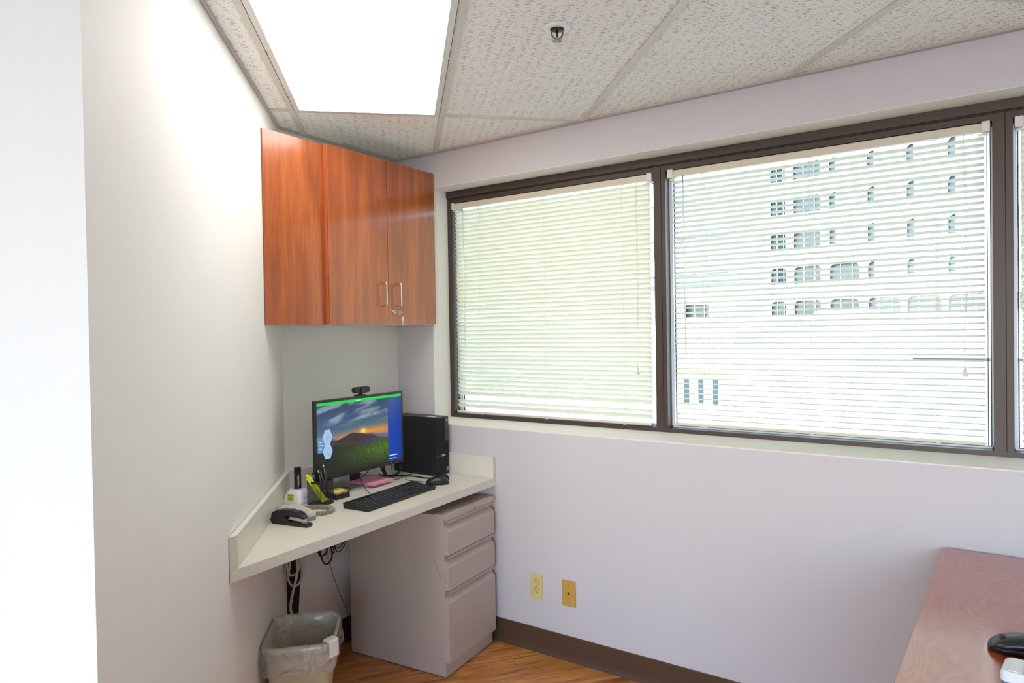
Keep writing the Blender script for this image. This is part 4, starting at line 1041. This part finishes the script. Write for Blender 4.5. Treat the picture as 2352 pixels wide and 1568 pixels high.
B('black_cord').tube(rel([(2.108, .752, .01), (2.105, .56, .01), (2.12, .49, .01), (2.145, .48, .01), (2.165, .50, .01), (2.16, .58, .01), (2.13, .752, .01)]), .004, 8).obj('loop', bcord)
B('black_cord').tube(rel([(2.155, .752, -.01), (2.165, .60, -.01), (2.178, .53, -.01), (2.19, .49, -.01), (2.182, .485, -.01), (2.165, .54, -.01), (2.14, .66, -.01), (2.13, .752, -.01)]), .003, 8).obj('loop', bcord)
B('black_cord').tube(rel([(2.205, .752, 0), (2.197, .60, 0), (2.20, .51, 0), (2.225, .475, 0), (2.255, .49, 0), (2.28, .53, 0), (2.29, .62, 0), (2.285, .752, 0)]), .0022, 8).obj('loop', bcord)
B('black_cord').tube(rel([(2.215, .752, .01), (2.20, .58, .01), (2.215, .50, .01), (2.25, .495, .01), (2.29, .55, .01), (2.30, .752, .01)]), .0022, 8).obj('loop', bcord)
tag(B('dgrey_pl').tube(bl_pts([(2.20, .752, .0), (2.20, .48, .0), (2.225, .38, .0), (2.27, .26, .0), (2.33, .12, 0), (2.34, .01, 0)], 2.50), .0018, 6, 6).obj('grey_wire'), 'thin grey wire hanging on the back wall', 'wire')

# ------------------------------------------------------------ wall plates
ou = thing('power_outlet', 'ivory duplex outlet on the wall below the window', 'outlet', (XW, 1.716, .307), R(90))
mb = B('ivory'); mb.box(-.035, .035, .0001, .0052, -.0585, .0585, .0022); mb.obj('cover_plate', ou)
for s in (-1, 1):
    pts = [(.0155*math.cos(a)*1.1 if abs(math.cos(a)) < .87 else math.copysign(.0150, math.cos(a)), s*.0195+.0145*math.sin(a)*1.0) for a in [k*math.pi/12 for k in range(24)]]
    sk = B('ivory').prism(pts, .0052, .0068, 'Y')
    sk.mat(M['slot']); sk.box(-.0072, -.0052, .0068, .0072, s*.0195-.001, s*.0195+.008); sk.box(.0052, .0072, .0068, .0072, s*.0195-.001, s*.0195+.007); sk.cyl((0, .0068, s*.0195-.008), (0, .0072, s*.0195-.008), .0026)
    so_ = sk.obj('socket', ou)
    B('slot').prism([(x*1.07, (z-s*.0195)*1.07+s*.0195) for x, z in pts], .0050, .0054, 'Y').obj('socket_gap', ou)
B('screw').cyl((0, .005, 0), (0, .0062, 0), .0022, n=12).obj('screw', ou)
jp = thing('phone_jack_plate', 'darker yellowed jack plate right of the duplex outlet', 'wall plate', (XW, 1.542, .308), R(90))
B('ivory_dark').box(-.035, .035, .0001, .0055, -.0585, .0585, .0022).obj('cover_plate', jp)
B('slot').prism([(-.006, -.004), (-.002, -.007), (.002, -.007), (.006, -.004), (.006, .005), (-.006, .005)], .0052, .0060, 'Y').obj('jack', jp)
for z in (.042, -.042): B('screw').cyl((0, .005, z), (0, .0066, z), .003, n=12).obj('screw', jp)

# ------------------------------------------------------------ cherry desk at the right
cd = thing('cherry_desk', 'red-brown cherry desk at the right edge, against the window wall', 'desk', (2.671, .102, 0), R(-2.5))
pts = [(-1.75, 0), (-1.75, -.75), (0, -.75)]+[(-.022+.022*math.cos(a), -.022+.022*math.sin(a)) for a in [R(k*15) for k in range(7)]]
mb = B('desk_cherry'); mb.prism(pts, .730, .760, bev=.003); mb.obj('desktop', cd)
mb = B('cherry_edge')
mb.box(-1.70, -1.68, -.70, -.05, 0, .730); mb.obj('side_panel', cd)
B('cherry_edge').box(-.07, -.05, -.70, -.05, 0, .730).obj('side_panel', cd)
B('cherry_edge').box(-1.68, -.07, -.10, -.082, .25, .730).obj('modesty_panel', cd)

# ------------------------------------------------------------ outside
struct(B('ground').box(3.2, 260, -160, 160, -6.2, -6).obj('ground'), 'pale concrete yard outside')
tag(B('grass').box(4.5, 30, 9, 34, -5.99, -5.7).obj('lawn'), 'grass strip outside the left window', 'lawn', kind='stuff')
ya = R(7.6); FD = Vector((math.sin(ya), math.cos(ya), 0)); FN = Vector((math.cos(ya), -math.sin(ya), 0))
fo = FN*69.5
fa_ = thing('office_building', 'pale precast office block with rows of windows seen through the middle blind', 'building', (fo.x, fo.y, -6), math.atan2(-FD.y, -FD.x))
# local x = u (towards decreasing Y), local y: away? compute: local y = rot90(local x)
lx_ = -FD; ly_ = Vector((-lx_.y, lx_.x, 0)); SG = 1 if ly_.dot(FN) > 0 else -1
cols = [(-33.9, -33.4+0), ]
ucols = [(-37.9, -37.2), (-27.2, -25.4), (-24.88, -22.05), (-21.46, -18.6), (-18.06, -15.2), (-14.79, -12.0), (-11.58, -8.75), (-8.35, -5.5), (-5.1, -2.2), (-1.8, 1.1), (1.5, 4.4), (4.8, 7.7), (8.1, 11.0)]
zrows = [(-1.2, .6), (2.35, 4.1), (5.75, 7.5), (9.35, 11.1), (12.75, 14.5), (16.1, 17.85), (19.5, 21.3), (22.9, 24.7), (26.3, 28.1), (29.7, 31.5)]
U0, U1, ZTOP = -45, 18, 46
yb = lambda a, b: (min(SG*a, SG*b), max(SG*a, SG*b))
mb = B('concrete')
f0, f1 = yb(0, .9)
zz = -6
for z0, z1 in zrows:
    mb.box(U0, U1, f0, f1, zz+6, z0+6); zz = z1
mb.box(U0, U1, f0, f1, zz+6, ZTOP+6)
for z0, z1 in zrows:
    xx = U0
    for u0, u1 in ucols[1:]:
        if xx == U0 and -1.5 < z0 < 5 and z0 > 1:
            mb.box(U0, -36.9, f0, f1, z0+6, z1+6); mb.box(-33.75, u0, f0, f1, z0+6, z1+6); xx = u1; continue
        mb.box(xx, u0, f0, f1, z0+6, z1+6); xx = u1
    mb.box(xx, U1, f0, f1, z0+6, z1+6)
# rounded upper corners of the openings
for z0, z1 in zrows:
    for u0, u1 in ucols[1:]:
        r_ = .45
        for sx, uu in ((1, u0), (-1, u1)):
            pts = [(uu, z1+6)]+[(uu+sx*(r_-r_*math.cos(R(a))), z1+6-r_+r_*math.sin(R(a))) for a in (0, 22.5, 45, 67.5, 90)]
            mb.prism(pts, f0, f1, 'Y')
b0, b1 = yb(1.4, 14); mb.box(U0, U1, b0, b1, 0, ZTOP+6)
mb.obj('wall', fa_)
M['far_blind'] = plain('far_window_blinds', (188, 204, 212), .6, var=.1)
for zi, (z0, z1) in enumerate(zrows):
    for ci, (u0, u1) in enumerate(ucols[1:]+([(-36.9, -33.75)] if 1 < z0 < 5 else [])):
        lit = 'far_blind' if (ci >= 2 and z0 > (7 if ci == 2 else 5)) else 'far_glass'
        wb_ = B('far_frame'); g0, g1 = yb(.95, 1.05)
        for k in ((u0+(u1-u0)*.33), (u0+(u1-u0)*.7)): wb_.box(k-.04, k+.04, g0, g1, z0+6, z1+6)
        wb_.box(u0-.1, u1+.1, g0, g1, z0+6, z0+6.08)
        wf = wb_.obj('window', fa_)
        p0_, p1_ = yb(1.08, 1.12); pm = B(lit); pm.box(u0-.2, u0+(u1-u0)*(.28 if lit == 'far_blind' else 1.07), p0_, p1_, z0+5.9, z1+6.1) if lit == 'far_glass' else (pm.box(u0+.5, u1+.2, p0_, p1_, z0+5.9, z1+6.1), pm.mat(M['far_glass']).box(u0-.2, u0+.5, p0_, p1_, z0+5.9, z1+6.1))
        pm.obj('pane', wf)
w0, w1 = yb(-7, -.02)
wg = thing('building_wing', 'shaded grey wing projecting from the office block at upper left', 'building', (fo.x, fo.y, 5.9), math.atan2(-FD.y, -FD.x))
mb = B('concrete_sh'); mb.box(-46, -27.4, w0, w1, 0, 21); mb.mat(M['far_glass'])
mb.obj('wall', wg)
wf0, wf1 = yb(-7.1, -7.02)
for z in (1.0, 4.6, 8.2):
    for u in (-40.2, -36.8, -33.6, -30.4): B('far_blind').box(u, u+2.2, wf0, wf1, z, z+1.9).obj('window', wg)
# nearer white parapet wall, roof terrace in the middle distance
lowb = thing('low_white_building', 'blank white flat-topped building in front of the office block', 'building', (34, 4, -6))
mb = B('concrete'); mb.box(0, 14, -26, 18, 0, 8.05); mb.obj('wall', lowb)
mb = B('concrete'); mb.cyl((7, 2, 7.2), (7, 2, 8.35), 3.2, 1.4, 32); mb.cyl((9, -7.5, 7.2), (9, -7.5, 8.6), 1.0, .7, 24); mb.obj('roof_vent', lowb)
ter = thing('lower_roof', 'flat roof below the window at lower right, shade in its grey', 'roof', (20, 0, -6))
mb = B('roofing'); mb.prism([(-10.3, 1.76), (13.2, 2.3), (13.2, -9), (-16.6, -9), (-16.6, 1.7)], 5.6, 6.0); mb.obj('roof_deck', ter)
mb = B('concrete'); mb.prism([(-16.5, 1.6), (13.1, 2.2), (13.1, -8.9), (-16.5, -8.9)], 0, 5.6); mb.obj('wall', ter)
B('black_gap').box(13.0, 13.2, -9, 2.3, 6.0, 6.12).obj('coping', ter)
yl = thing('small_yellow_building', 'small pale yellow building with a row of windows, lower left of the middle blind', 'building', (31.4, 11.05, -6), R(-6))
mb = B('pale_yellow'); mb.box(0, 1.6, -1.5, 1.6, 0, 5.5); mb.obj('wall', yl)
mb = B('roofing'); mb.box(-.1, 1.65, -1.6, 1.7, 5.5, 5.62); mb.obj('roof', yl)
for k in range(4):
    y = -1.2+k*.72; f_ = B('far_frame').box(-.04, 0, y, y+.36, 3.9, 5.2).obj('window', yl); B('far_glass').box(-.06, -.04, y+.05, y+.31, 3.98, 5.12).obj('pane', f_)
